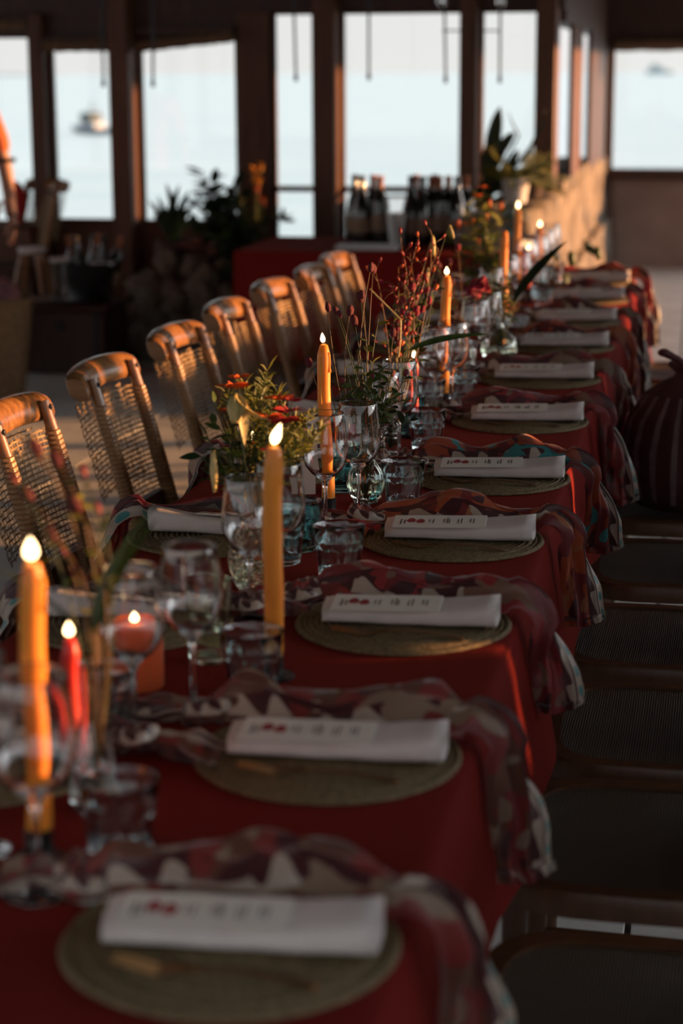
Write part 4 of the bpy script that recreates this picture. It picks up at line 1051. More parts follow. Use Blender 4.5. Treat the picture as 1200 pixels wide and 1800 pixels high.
t = tip(o, 415, 690, Yb + .02); s, pts = stem(o, NK, t, .0022, Vector((-.01, 0, .03)))
e = tip(o, 440, 752, Yb - .02)
for a, sz in ((0, 1.0), (2.1, .95), (4.2, .9)): put(LEAF['c'], s, pts[-1], (e - t), (e - t).length * sz * 1.1, a)
e = tip(o, 418, 745, Yb - .02); put(HEAD['cbud'], s, pts[-1] + Vector((-.004, 0, -.004)), e - t, .055)
t = tip(o, 374, 792, Yb - .02); s, pts = stem(o, NK, t, .0018, Vector((0, 0, .05))); e = tip(o, 378, 868, Yb - .03); put(HEAD['spike'], s, t, e - t, (e - t).length)

# --- C: tall thin burgundy burnets in the ribbed bud vase
o = bouquet('burnet_stems', 'tall thin stems with dark burgundy bobbles rising from the ribbed bud vase', (v3.x, v3.y, TZ)); NK = Vector((0, 0, .13)); B0 = Vector((0, 0, .02))
for (px, py, dy) in ((577, 548, .1), (598, 558, .12), (637, 525, .15), (634, 532, .18), (592, 552, .2), (624, 573, .1), (578, 645, .05), (545, 645, .05), (655, 480, .2), (650, 478, .15), (614, 555, .12), (690, 592, .1)):
    t = tip(o, px, py, v3.y + dy); s, pts = stem(o, B0, t, .0013, Vector((R.uniform(-.05, .05), R.uniform(-.05, .05), .02)), R.choice(('stem', 'stemr')))
    put(HEAD['burnet'], s, pts[-1], pts[-1] - pts[-2], R.uniform(.015, .022))
for (px, py, dy) in ((640, 640, .05), (660, 660, .05), (625, 700, .0), (690, 690, .02), (655, 610, .1), (700, 720, .0), (620, 660, .05), (670, 700, 0), (645, 590, .1), (630, 610, .1), (675, 640, .05), (605, 640, .1), (665, 560, .12), (690, 650, .03)):
    sprig(o, B0, tip(o, px, py, v3.y + dy), 8, R.choice('ggy'), .026, .35, r=.0012)
for k in range(12):
    sprig(o, NK * .8, tip(o, R.uniform(595, 745), R.uniform(640, 740), v3.y + R.uniform(-.02, .12)), 9, R.choice('ggd'), .03, .25, r=.0011, head=R.choice((None, 'burnet', None)), hs=.014)
for (px, py, dy) in ((660, 700, 0), (688, 728, .02), (705, 705, .02), (645, 690, .03)): fern(o, NK, tip(o, px, py, v3.y + dy), 14, .018, 'leaf', .0011)
put(HEAD['cr'], stem(o, NK, tip(o, 618, 745, v3.y - .02), .0012, Vector((0, 0, .03)))[0], tip(o, 618, 745, v3.y - .02), (0, 0, -1), .022)

# --- D: the tall reddish sprays behind
o = bouquet('red_bud_sprays', 'tall wiry sprays of small red buds and green leaves behind the paired wine glasses', (v6.x, v6.y, TZ)); NK = Vector((0, 0, .10))
for (px, py, dy) in ((705, 430, .5), (720, 445, .5), (735, 420, .55), (700, 470, .45), (760, 415, .6), (690, 500, .4), (745, 470, .5), (770, 440, .6), (660, 478, .3), (712, 520, .4)):
    t = tip(o, px, py, v6.y + dy * .7); s, pts = stem(o, B0, t, .0016, Vector((R.uniform(-.06, .06), R.uniform(-.05, .05), .01)), 'stemr')
    for k in range(9):
        u = .5 + .5 * k / 8; i = min(6, int(u * 7)); p = pts[i].lerp(pts[i + 1], u * 7 - i)
        q = p + Vector((R.uniform(-.025, .025), R.uniform(-.02, .02), R.uniform(.0, .025))); b = MB(); b.tube([p, (p + q) / 2 + Vector((0, 0, .004)), q], .0008, 4); b.build('stalk', M['stemr'], s, auto=None)
        put(HEAD[R.choice(('bud', 'bud', 'bud', 'cr', 'obud'))], s, q, q - p + Vector((0, 0, .01)), R.uniform(.012, .018))
for (px, py, dy) in ((735, 560, .3), (700, 560, .25), (760, 540, .35), (715, 600, .2), (745, 600, .25), (690, 620, .15), (725, 540, .3), (700, 510, .35), (750, 500, .4), (770, 500, .4), (730, 490, .4), (680, 580, .2), (715, 470, .45), (740, 520, .35)):
    sprig(o, B0, tip(o, px, py, v6.y + dy), 8, R.choice('gggy'), .034, .3)
t = tip(o, 704, 562, v6.y + .1); e = tip(o, 650, 508, v6.y + .12); s, pts = stem(o, B0, t * .6, .0015); b = MB(); b.tube([t * .6, t * .8 + Vector((.004, 0, .01)), t, e], [.0012, .0014, .0022, .0016], 5); b.build('dry_stalk', M['cream'], s)
for (px, py, dy, px2, py2) in ((790, 395, .6, 797, 418), (760, 412, .6, 762, 448), (752, 470, .55, 751, 500)):
    t = tip(o, px, py, v6.y + dy); s, pts = stem(o, B0, t, .0009, Vector((-.01, 0, .03))); e = tip(o, px2, py2, v6.y + dy); put(HEAD['spike'], s, t, e - t, (e - t).length * 1.1)
t0 = tip(o, 715, 617, v6.y + .02); t1 = tip(o, 800, 592, v6.y + .0); s, pts = stem(o, B0, t0, .0016, Vector((-.01, 0, .02))); put(LEAF['b'], s, t0, t1 - t0 + Vector((0, 0, .015)), (t1 - t0).length * 1.1, .9).scale = ((t1 - t0).length * 1.5,) * 3
# --- E: crimson bloom and its neighbours
o = bouquet('crimson_bloom_stems', 'single large crimson velvet bloom with a long leaf in the middle of the table', (v7.x, v7.y, TZ))
t = tip(o, 822, 512, v7.y + .05); s, pts = stem(o, B0, t, .0022, Vector((-.02, 0, .03))); put(HEAD['comb'], s, t, Vector((.75, 0, .3)), .062, .2)
for (px, py, dy) in ((760, 440, .3), (772, 470, .3), (790, 465, .25), (805, 440, .3), (795, 500, .2), (780, 520, .2), (765, 500, .25)):
    sprig(o, B0, tip(o, px, py, v7.y + dy), 8, R.choice('ggm'), .034, .4, 'stemr', head=R.choice(('burnet', 'cr')), hs=.022)
t0 = tip(o, 700, 518, v7.y + .0); t1 = tip(o, 815, 520, v7.y + .02); s, pts = stem(o, B0, t1, .0015); put(LEAF['b'], s, t1, t0 - t1, (t0 - t1).length, .3)
# --- F: green sprays by the unlit candle
o = bouquet('green_sprays', 'tall airy green and yellow sprays with small orange blooms behind the unlit candle', (v8.x, v8.y, TZ))
for (px, py, dy) in ((815, 360, .3), (840, 350, .35), (860, 365, .3), (830, 395, .3), (805, 400, .3), (870, 400, .2), (850, 420, .2), (820, 440, .2), (890, 440, .1), (845, 460, .1), (800, 430, .25), (880, 470, .05), (835, 335, .4), (865, 340, .4), (810, 470, .2), (825, 410, .3), (840, 430, .25), (870, 435, .2), (790, 415, .3), (855, 390, .3), (880, 370, .3)):
    s, pts = sprig(o, B0, tip(o, px, py, v8.y + dy), 12, R.choice('ggyy'), .052, .2)
    if R.random() < .5: put(HEAD['obud'], s, pts[-1], (0, 0, 1), .03)
for (px, py, dy) in ((850, 330, .4), (842, 345, .4), (812, 395, .3)):
    t = tip(o, px, py, v8.y + dy); s, pts = stem(o, B0, t, .0014)
    for a in range(6): put(LEAF['o'], s, t, Vector((math.cos(a * 1.05), math.sin(a * 1.05), .3)), .03)
for (px, py, dy) in ((820, 375, .3), (855, 385, .25), (800, 450, .2)): fern(o, B0, tip(o, px, py, v8.y + dy), 30, .03, 'leafy')
# --- G: sprigs in the round flask
o = bouquet('flask_sprigs', 'bushy yellow-green sprigs and one long dark pointed leaf in the round flask', (v4.x, v4.y, TZ)); NK = Vector((0, 0, .15))
for k in range(13):
    t = tip(o, 878 + R.uniform(-30, 32), 500 + R.uniform(-30, 45), v4.y + R.uniform(-.02, .06)); sprig(o, Vector((0, 0, .03)), t, 8, R.choice('gyy'), .032, .45)
for (px, py) in ((885, 488), (880, 500), (895, 470)): put(HEAD['obud'], stem(o, NK, tip(o, px, py, v4.y), .001)[0], tip(o, px, py, v4.y), (0, 0, 1), .016)
e = tip(o, 986, 412, v4.y + .05); a = tip(o, 900, 535, v4.y); st_, pts = stem(o, Vector((0, 0, .04)), a, .002, Vector((-.006, 0, .03))); put(LEAF['B'], st_, a, e - a, (e - a).length, .5)
# --- H: long dark blade and seed pods in the far bowl
o = bouquet('seed_pod_stems', 'dangling green seed pods and sprigs in the far cut-glass bowl', (v9.x, v9.y, TZ))
B1 = Vector((0, 0, .03))
for (px, py, py2) in ((1030, 425, 445), (1048, 432, 458), (1038, 430, 450), (1002, 440, 470), (990, 480, 510), (965, 470, 490)):
    t = tip(o, px, py, v9.y); s, pts = stem(o, B1, t, .0011, Vector((-.01, 0, .05))); q = tip(o, px + 4, py2, v9.y); put(HEAD['pod'], s, t, q - t, (q - t).length)
for k in range(8):
    t = tip(o, 975 + R.uniform(-35, 30), 470 + R.uniform(-20, 40), v9.y); sprig(o, B1, t, 6, R.choice('gdy'), .035, .4)
# petals and buds fallen round the second red candle
# ================================================================== THE BAR TABLE WITH BOTTLES
o = thing('side_table', 'red-clothed side table carrying wine bottles in front of the middle windows', 'table', (-1.55, 9.52, 0))
b = MB(); b.box((0, 0, .735), (1.30, .86, .03), bev=.008); b.build('tabletop', M['cloth'], o)
b = MB()
b.grid(lambda u, v: Vector((-.655 + 1.31 * u, -.437 - .03 * v - .016 * v * math.sin(u * 40), .748 - .52 * v)), 60, 6)
b.grid(lambda u, v: Vector((.655 + .03 * v + .016 * v * math.sin(u * 28), -.437 + .874 * u, .748 - .52 * v)), 40, 6)
b.grid(lambda u, v: Vector((-.655 - .03 * v + .016 * v * math.sin(u * 28), .437 - .874 * u, .748 - .52 * v)), 40, 6)
b.build('hanging_cloth', M['cloth'], o)
for sx in (-.58, .58):
    for sy in (-.37, .37):
        b = MB(); b.tube([(sx, sy, 0), (sx, sy, .72)], .022, 8); b.build('leg', M['darkwood'], o)
def bottle_parts(o, kind):
    if kind == 0: prof = [(0, .004), (.030, 0), (.0365, .004), (.0375, .02), (.0375, .185), (.034, .205), (.020, .225), (.0145, .245), (.0138, .290), (.0155, .292), (.0155, .300), (0, .300)]
    else: prof = [(0, .004), (.034, 0), (.0405, .004), (.0415, .02), (.0405, .14), (.033, .18), (.022, .22), (.0155, .255), (.014, .285), (.016, .287), (.016, .297), (0, .297)]
    b = MB(); b.lathe(prof, 20); b.build('bottle_body', M['bottle'], o)
    b = MB(); r = prof[3][0] + .0006; b.lathe([(r, .055), (r, .13)] if kind == 0 else [(r, .045), (r - .0006, .115)], 20); b.build('label', M['label'], o)
    b = MB(); b.lathe([(.0146, .238 if kind == 0 else .258), (.0146, .288), (.0162, .291), (.0162, .3012), (0, .3018)], 14); b.build('capsule', M['foil'] if kind == 0 else M['black'], o)
BOT = []
for kind in (0, 1):
    o = thing('wine_bottle', None, 'bottle', (0, 0, -5)); bottle_parts(o, kind); BOT.append(o)
bl = [(636, 1, 'leftmost broad-shouldered one'), (656, 0, 'second from the left, tall and slim'), (668, 0, 'third from the left, close beside the ice bucket'), (624, 1, 'half hidden behind the post'), (722, 1, 'first to the right of the ice bucket'), (742, 1, 'second to the right of the ice bucket'), (757, 0, 'third to the right of the ice bucket'), (771, 0, 'fourth to the right of the ice bucket'), (787, 0, 'fifth to the right of the ice bucket'), (803, 1, 'sixth to the right of the ice bucket'), (730, 0, 'behind the first ones right of the bucket'), (764, 1, 'standing at the back behind the slim ones'), (818, 0, 'last at the right end')]
used = set()
for i, (px, k, t) in enumerate(bl):
    y = (9.62, 9.68, 9.60, 9.72, 9.60, 9.58, 9.62, 9.60, 9.62, 9.58, 9.74, 9.76, 9.66)[i]
    p = at(px, 425, y)
    if k not in used: r = BOT[k]; r.location = (p.x, y, .75); used.add(k)
    else: r = copy_tree(BOT[k], (p.x, y, .75))
    r.scale = (1.1, 1.1, 1.1); r['label'] = 'wine bottle on the side table, ' + t; r['group'] = 'wine bottles on the side table'
p = at(697, 420, 9.50)
o = thing('ice_bucket', 'tapered clear ice bucket with pinkish glow between the wine bottles', 'bucket', (p.x, p.y, .75))
b = MB(); b.lathe([(0, 0), (.036, 0), (.040, .004), (.062, .225), (.066, .235), (.064, .24), (.058, .235), (.037, .01), (0, .008)], 28); b.build('bucket_body', M['acryl'], o)
b = MB(); b.lathe([(0, .009), (.034, .009), (.050, .16), (0, .165)], 20); b.build('ice_fill', M['pinkc'] if False else M['white'], o)
p = at(648, 430, 9.28)
o = thing('serving_tray', 'white shallow tray on the near edge of the side table', 'tray', (p.x, 9.26, .75))
b = MB(); b.box((0, 0, .004), (.30, .15, .008), bev=.003); b.build('base', M['white'], o)
for c, d in (((0, .072, .014), (.30, .008, .014)), ((0, -.072, .014), (.30, .008, .014)), ((.147, 0, .014), (.008, .15, .014)), ((-.147, 0, .014), (.008, .15, .014))):
    b = MB(); b.box(c, d, bev=.002); b.build('rim', M['white'], o)
# glasses and boxes at the right end of the side table; the sun's pink is put into the fill colour
for px, py, t, h in ((812, 392, 'left', .16), (838, 388, 'right', .15)):
    p = at(px, 425, 9.45); o = thing('carafe', 'pale clear carafe at the right end of the side table, %s one of two' % t, 'carafe', (p.x, 9.45, .75))
    b = MB(); b.lathe([(0, .004), (.03, 0), (.04, .01), (.042, .05), (.03, h * .6), (.02, h * .8), (.026, h * 1.25), (.024, h * 1.25), (.018, h * .8), (.028, h * .6), (.039, .05), (.036, .012), (0, .01)], 20); b.build('glass_body', M['acryl'], o)
    b = MB(); b.lathe([(0, .012), (.035, .013), (.038, .05), (.030, h * .5), (0, h * .5)], 16); b.build('pink_fill', M['pinkp'], o)
# jug and potted plants on the stone parapet
TOPZ = .90
def pot_lathe(o, prof, m, n=24): b = MB(); b.lathe(prof, n); b.build('pot', m, o)
p = at(899, 372, 9.45)
o = thing('green_jug', 'glossy dark green glazed jug at the end of the stone parapet', 'jug', (SX - .10, 9.47, .915))
b = MB(); b.lathe([(0, 0), (.045, 0), (.062, .03), (.066, .07), (.058, .12), (.040, .165), (.034, .19), (.040, .215), (.042, .222), (.036, .22), (.030, .19), (0, .18)], 28); b.build('jug_body', M['greenc'], o)
b = MB(); b.tube([(.038 + .035 * math.sin(PI * t), 0, .07 + .13 * t + 0) for t in [i / 8 for i in range(9)]], .008, 8); b.build('handle', M['greenc'], o)
o['label'] = 'glossy dark green glazed jug standing on the side table end by the stone parapet'
q = at(899, 374, 9.3); o.location = (q.x, 9.3, .75)
def foliage(o, c, n, spread, L, kind, up=.5, m='stem', r=.003, leaves=5, size=.06):
    for k in range(n):
        a = R.uniform(0, 2 * PI); t = Vector(c) + Vector((math.cos(a) * spread[0] * R.uniform(.3, 1), math.sin(a) * spread[1] * R.uniform(.3, 1), L * R.uniform(up, 1)))
        sprig(o, Vector(c) + Vector((R.uniform(-.02, .02), R.uniform(-.02, .02), 0)), t, leaves, kind, size, .25, m, r, Vector((0, 0, .06)))
q = at(933, 340, 10.3)
o = thing('potted_fern', 'pale pot of bushy yellow-green trailing fern on the stone parapet', 'potted plant', (SX - .17, 10.3, .905))
pot_lathe(o, [(0, 0), (.055, 0), (.075, .12), (.08, .13), (.072, .13), (.068, .115), (0, .11)], M['white'])
b = MB(); b.lathe([(0, .114), (.068, .112)], 16); b.build('soil', M['soil'], o)
for k in range(26):
    a = R.uniform(0, 2 * PI); s_ = R.uniform(.10, .24); dr = R.uniform(-.06, .17)
    fern(o, Vector((0, 0, .115)), Vector((math.cos(a) * s_ + .02, math.sin(a) * s_ * .7, .13 + dr)), 30, .038, R.choice(('leafy', 'leaf', 'leaf')), .002)
o = thing('potted_fern', 'brown pot with green and gold trailing fronds at the near corner of the stone parapet', 'potted plant', (SX - .12, 10.75, .905))
pot_lathe(o, [(0, 0), (.05, 0), (.07, .12), (.075, .13), (.067, .13), (.062, .115), (0, .11)], M['terra'])
for k in range(18):
    a = R.uniform(0, 2 * PI); s_ = R.uniform(.08, .2)
    fern(o, Vector((0, 0, .115)), Vector((math.cos(a) * s_ + .03, math.sin(a) * s_ * .7, .14 + R.uniform(-.14, .12))), 26, .035, R.choice(('leafy', 'leafy', 'leaf')), .002)
q = at(872, 320, 10.4)
o = thing('potted_palm', 'dark strap-leaved plant with one forked upright leaf in front of the right middle window', 'potted plant', (q.x - .33, 10.4, 0))
b = MB(); b.lathe([(0, 0), (.12, 0), (.15, .05), (.165, .62), (.175, .66), (.16, .66), (.15, .6), (0, .58)], 20); b.build('planter', M['terra'], o)
def blade(o, pts, w, m='leafd'):
    pts = [Vector(p) for p in pts]; b = MB(); n = len(pts); vs = []
    for i, p in enumerate(pts):
        t = i / (n - 1); ww = w * (math.sin(PI * min(1, .12 + .88 * t)) ** .7 if t < 1 else .03); d = (pts[min(i + 1, n - 1)] - pts[max(i - 1, 0)]).normalized()
        s_ = d.cross(Vector((0, 1, 0))).normalized() * ww * .5
        vs += [p - s_ + Vector((0, -.012, 0)), p, p + s_ + Vector((0, -.012, 0))]
    b.add(vs, [(3 * i + j, 3 * i + j + 1, 3 * i + j + 4, 3 * i + j + 3) for i in range(n - 1) for j in (0, 1)])
    l_ = b.build('leaf', M[m], o); md = l_.modifiers.new('thick', 'SOLIDIFY'); md.thickness = .002
for path, w in (([(862, 330), (864, 280), (868, 240), (874, 210), (879, 187)], .085), ([(866, 300), (880, 262), (895, 242), (905, 232)], .06), ([(868, 320), (895, 270), (912, 238), (900, 215), (893, 196)], .012), ([(880, 320), (930, 265), (952, 222), (960, 190)], .02), ([(860, 330), (858, 300), (856, 270), (858, 250)], .07), ([(870, 325), (890, 300), (905, 275), (912, 262)], .05), ([(872, 330), (895, 312), (915, 300), (935, 300)], .05)):
    pts = []
    for i, (px, py) in enumerate(path): pts.append(tip(o, px, py, 10.4 - .02 * i))
    c = [pts[0]]
    for k in range(1, 9): 
        u = k / 8 * (len(pts) - 1); i = min(len(pts) - 2, int(u)); c.append(pts[i].lerp(pts[i + 1], u - i))
    blade(o, [Vector((0, 0, .6)).lerp(c[0], .5)] + c, w)

# ================================================================== LEFT: PLANTER, PLANTS, CHEST, BUCKETS, BASKET
bank = thing('stone_planter', 'low rough planter of piled brown stones under the tall plants', 'planter', (-2.88, 10.84, 0))
b = MB(); b.box((0, .05, .20), (.84, .5, .40), bev=.05); b.build('bed', M['soil'], bank)
def stone_me(seed):
    bm = bmesh.new(); bmesh.ops.create_icosphere(bm, subdivisions=3, radius=1)
    for v in bm.verts:
        n_ = v.co.normalized(); v.co = n_ * (1 + .55 * noise.noise(n_ * 1.9 + Vector((seed * 3.1, 0, 0))) + .14 * noise.noise(n_ * 5 + Vector((seed, 0, 0))))
    me = bpy.data.meshes.new('stone'); bm.to_mesh(me); bm.free(); me.materials.append(M['stone']); me.polygons.foreach_set('use_smooth', [True] * len(me.polygons)); return me
SM = [stone_me(k) for k in range(5)]
for k, (x, y, z, s_) in enumerate(((-.42, -.30, .12, .17), (-.20, -.34, .14, .18), (.04, -.36, .12, .16), (.26, -.36, .15, .19), (.48, -.34, .11, .16), (-.46, -.22, .33, .13), (-.25, -.28, .36, .15), (-.02, -.30, .34, .13), (.2, -.30, .38, .14), (.42, -.28, .32, .13), (-.5, 0, .14, .16), (.62, -.1, .14, .16), (.1, -.26, .5, .10), (-.12, -.24, .52, .10), (.34, -.2, .5, .09))):
    t = link('stone', SM[k % 5], bank, (x * .72, y + .04, z)); t.rotation_euler = (R.uniform(0, 6), R.uniform(0, 6), R.uniform(0, 6)); t.scale = (s_, s_ * .85, s_ * .8)
# pot with spiky agave
q = at(297, 470, 10.75)
o = thing('potted_agave', 'spiky upright agave in a dark flared pot beside the big left post', 'potted plant', (q.x, 10.85, .40))
pot_lathe(o, [(0, 0), (.065, 0), (.08, .02), (.105, .15), (.113, .19), (.10, .235), (.108, .245), (.095, .245), (.088, .22), (0, .21)], M['terra'])
for (px, py, w) in ((292, 322, .05), (316, 325, .05), (262, 352, .045), (277, 345, .045), (333, 335, .05), (345, 355, .045), (304, 345, .05), (326, 350, .05), (268, 375, .04), (350, 375, .04)):
    t = tip(o, px, py, 10.75 + R.uniform(-.08, .08)); a = Vector((R.uniform(-.02, .02), R.uniform(-.02, .02), .215))
    if a.x < t.x: pass
    blade(o, bez(a, t, (t - a).cross(Vector((0, 1, 0))) * .12 * (1 if t.x > 0 else -1) , 7), w, 'leafd' if R.random() < .7 else 'leaf')
# big dark-leaved shrub
q = at(395, 560, 10.7)
o = thing('leafy_shrub', 'large dark leafy shrub filling the corner behind the far chairs', 'potted plant', (q.x, 10.86, .40))
b = MB(); b.lathe([(0, 0), (.10, 0), (.13, .16), (.12, .17), (0, .15)], 18); b.build('pot', M['terra'], o)
for (px, py, w) in ((355, 300, 0), (362, 330, 0), (345, 345, 0), (380, 335, 0), (400, 330, 0), (415, 320, 0), (420, 345, 0), (440, 380, 0), (455, 400, 0), (430, 420, 0), (395, 380, 0), (370, 370, 0), (410, 450, 0), (440, 450, 0), (380, 460, 0), (360, 430, 0), (350, 480, 0), (430, 500, 0), (400, 520, 0), (460, 460, 0), (340, 400, 0), (470, 430, 0), (420, 560, 0), (370, 540, 0), (385, 420, 0), (340, 520, 0), (450, 530, 0), (405, 400, 0), (350, 320, 0), (372, 312, 0), (388, 350, 0), (405, 360, 0), (430, 350, 0), (358, 375, 0), (425, 390, 0), (335, 440, 0), (390, 490, 0), (415, 480, 0), (445, 490, 0), (365, 500, 0)):
    t = tip(o, px, py, 10.7 + R.uniform(-.2, .16)); sprig(o, Vector((R.uniform(-.04, .04), R.uniform(-.04, .04), .15)), t, 11, R.choice('dddgk' if py > 380 else 'dddg'), .12, .25, 'stem', .004, Vector((0, -.04, .05)))
t = tip(o, 497, 388, 10.55); s, pts = stem(o, Vector((0, 0, .2)), t, .003, Vector((0, 0, -.05)))
for dx, dz in ((-.5, .5), (0, 1), (.9, .1), (.5, .55), (-.7, 0), (.2, .2)): put(LEAF['d'], s, t, Vector((dx, 0, dz)), .075)
t = tip(o, 352, 295, 10.7)
# orchid-like yellow flower and pale ones
q = at(445, 420, 10.5)
o = thing('yellow_orchid', 'yellow and orange blooms on a stem against the dark post', 'flowers', (q.x - .02, 10.70, .40))
b = MB(); b.lathe([(0, 0), (.05, 0), (.065, .1), (.06, .1), (0, .09)], 16); b.build('pot', M['terra'], o)
for px, py, k in ((453, 315, 'Y'), (458, 290, 'Y'), (448, 300, 'Y'), (452, 328, 'o'), (462, 350, 'o')):
    t = tip(o, px, py, 10.5); s, pts = stem(o, Vector((0, 0, .1)), t, .003, Vector((-.02, 0, .03)))
    for a in range(6): put(LEAF[k], s, t, Vector((math.cos(a * 1.05), -.5, math.sin(a * 1.05))), .042)
for px, py in ((425, 360), (430, 400), (440, 420), (418, 330), (470, 400)):
    sprig(o, Vector((0, 0, .1)), tip(o, px, py, 10.5 + R.uniform(-.05, .05)), 7, 'd', .07, .3, r=.003)
q = at(500, 420, 10.45)
o = thing('pink_cushion', 'crumpled dusty pink cloth lying on the low bench by the window', 'cloth', (q.x, 10.45, .62))
b = MB(); b.grid(lambda u, v: Vector(((u - .5) * .34, (v - .5) * .24, .05 * math.sin(PI * u) ** .6 * math.sin(PI * v) ** .6 * (1 + .9 * noise.noise(Vector((u * 5, v * 5, 3)))) + .004)), 20, 16); b.build('folds', M['pinkc'], o)
o2 = thing('window_bench', 'low dark bench under the middle windows', 'bench', (-1.99, 10.45, 0))
b = MB(); b.box((0, 0, .60), (.80, .42, .04), bev=.008); b.build('bench_top', M['cloth'], o2)
for sx in (-.36, .36):
    b = MB(); b.box((sx, 0, .29), (.05, .38, .58), bev=.006); b.build('bench_leg', M['darkwood'], o2)
b = MB(); b.box((0, -.17, .5), (.70, .03, .14), bev=.004); b.build('apron', M['darkwood'], o2)
# dark wooden chest with tray, buckets and bottles
CHX, CHY = -3.37, 10.12
o = thing('wooden_chest', 'low dark wooden chest carrying the bottle buckets at the left', 'chest', (CHX, CHY, 0))
b = MB(); b.box((0, 0, .17), (.50, .42, .34), bev=.012); b.build('chest_body', M['darkwood'], o)
b = MB(); b.box((0, 0, .355), (.53, .45, .03), bev=.008); b.build('lid', M['darkwood'], o)
for sx in (-.2, .2):
    b = MB(); b.box((sx, -.214, .18), (.03, .008, .30), bev=.002); b.build('strap', M['black'], o)
b = MB(); b.box((0, -.216, .26), (.05, .012, .05), bev=.003); b.build('latch', M['black'], o)
CT = .37
q = on(160, 512, CT); o = thing('round_tray', 'round metal tray with a bright rim on the dark chest', 'tray', (q.x, CHY, CT))
b = MB(); b.lathe([(0, 0), (.19, 0), (.205, .012), (.21, .013), (.205, .016), (.185, .005), (0, .005)], 36); b.build('tray_plate', mat('polished_steel', (.7, .7, .7), (.6, .6, .6), 20, .18, metal=1), o)
q = at(160, 500, CHY); BX = q.x
o = thing('bottle_tub', 'big black tub full of tilted bottles on the metal tray', 'tub', (BX, CHY, CT + .0055))
b = MB(); b.lathe([(0, 0), (.10, 0), (.11, .01), (.145, .20), (.15, .21), (.143, .212), (.105, .02), (0, .015)], 28); b.build('tub_body', M['black'], o)
for i, (dx, dy, tx, ty, t) in enumerate(((-.07, .02, -.22, 0, 'leftmost'), (-.03, -.03, -.12, -.1, 'second from left'), (.02, .03, .05, .1, 'third from left'), (.05, -.02, .18, -.08, 'fourth from left'), (.085, .03, .3, .1, 'rightmost'), (.0, .07, -.05, .2, 'rear'))):
    r = copy_tree(BOT[i % 2], (BX + dx * .8, CHY + dy * .8, CT + .03), None, 'dark wine bottle leaning in the black tub on the chest, %s' % t, 'bottles in the black tub'); r.rotation_euler = (-ty, tx, 0)
for px, py, t, lean in ((110, 505, 'left of the black tub', -.12), (232, 505, 'right of the black tub', .2)):
    q = at(px, py, CHY - .03); q.x = min(q.x, CHX + .19); o = thing('acrylic_bucket', 'clear pale ice bucket standing %s' % t, 'bucket', (q.x, CHY - .03, CT + .0 if px > 200 else CT + .0165)); 
    b = MB(); b.lathe([(0, 0), (.042, 0), (.046, .004), (.062, .20), (.068, .215), (.066, .22), (.058, .21), (.042, .012), (0, .01)], 26); b.build('bucket_body', M['acryl'], o)
    b = MB(); b.lathe([(.060, .20), (.0685, .212), (.0685, .222), (.062, .222), (.0595, .205)], 26); b.build('rim', M['white'], o)
    o.rotation_euler = (0, 0, 0)
# side chair and stool behind, facing away
q = at(58, 400, 10.95)
sc_ = copy_tree(chair0, (q.x - .24, 10.95, 0), -PI / 2 - .75, 'cane-back chair alone by the left window, bright corner of its top rail showing', None)
sc_.scale = (1.1, 1.1, 1.1)
q = on(56, 438, .62); 
o = thing('round_stool', 'round wooden stool with pale seat at the far left', 'stool', (q.x, q.y, 0))
b = MB(); b.lathe([(0, .60), (.07, .60), (.078, .61), (.078, .622), (.07, .63), (0, .632)], 26); b.build('seat', M['white'], o)
for k in range(4):
    a = PI / 4 + k * PI / 2; b = MB(); b.tube(bez((math.cos(a) * .06, math.sin(a) * .06, .605), (math.cos(a) * .13, math.sin(a) * .13, 0), (math.cos(a) * .04, math.sin(a) * .04, .12)), .014, 8); b.build('leg', M['honey'], o)
q = at(30, 395, 11.22)
o = thing('red_cushion', 'bright red cushion by the window behind the person', 'cushion', (q.x, 11.2, 0))
b = MB(); b.blob((0, 0, .83), (.075, .05, .13), 16, 10, jit=.02, seed=4); b.build('cushion_body', M['redc'], o)
b = MB(); b.box((0, 0, .35), (.26, .16, .69), bev=.02); b.build('stand', M['postwood'], o)
# wicker basket with folded cloths
q = on(-6, 706, 0)
BSX, BSY = q.x - .02, q.y + .12
o = thing('wicker_basket', 'tall tapered wicker basket at the left edge heaped with folded scarves', 'basket', (BSX, BSY, 0))
b = MB(); prof = [(0, 0), (.10, 0), (.115, .01)] + [(.115 + .055 * (k / 26) ** .8 + (.004 if k % 2 else 0), .02 + .46 * k / 26) for k in range(27)] + [(.178, .49), (.172, .5), (.160, .49), (.105, .02), (0, .015)]
b.lathe(prof, 64, fn=lambda r, z, a: r * (1 + .012 * math.cos(a * 22 + (PI if int(z * 54) % 2 else 0))) if r > .11 else r); b.build('woven_body', M['wicker'], o)
b = MB(); b.tube([(math.cos(a) * .175, math.sin(a) * .175, .497) for a in [2 * PI * k / 40 for k in range(41)]], .011, 8, cap=False); b.build('rim', M['wicker'], o)
for k, (dx, dy, dz, m, t) in enumerate(((.07, -.05, .0, 'pinkc', 'dusty pink and dark folded cloth, rightmost in the wicker basket'), (-.06, -.03, .015, 'bag', 'dark wine folded cloth in the middle of the wicker basket'), (.0, .07, .03, 'pinkc', 'dusty pink folded cloth at the back of the wicker basket'))):
    c = thing('folded_cloth', t, 'cloth', (BSX + dx, BSY + dy, .44 + dz), R.uniform(0, 3), 'folded cloths in the basket')
    b = MB(); b.blob((0, 0, .05), (.085, .07, .075), 18, 12, jit=.0, seed=k); v2_ = []
    for p in b.v:
        q = Vector(p); q *= 1 + .25 * noise.noise(Vector((q.x * 26, q.y * 9, q.z * 20 + k))); v2_.append(tuple(q))
    b.v = v2_; b.build('folds', M[m], c)
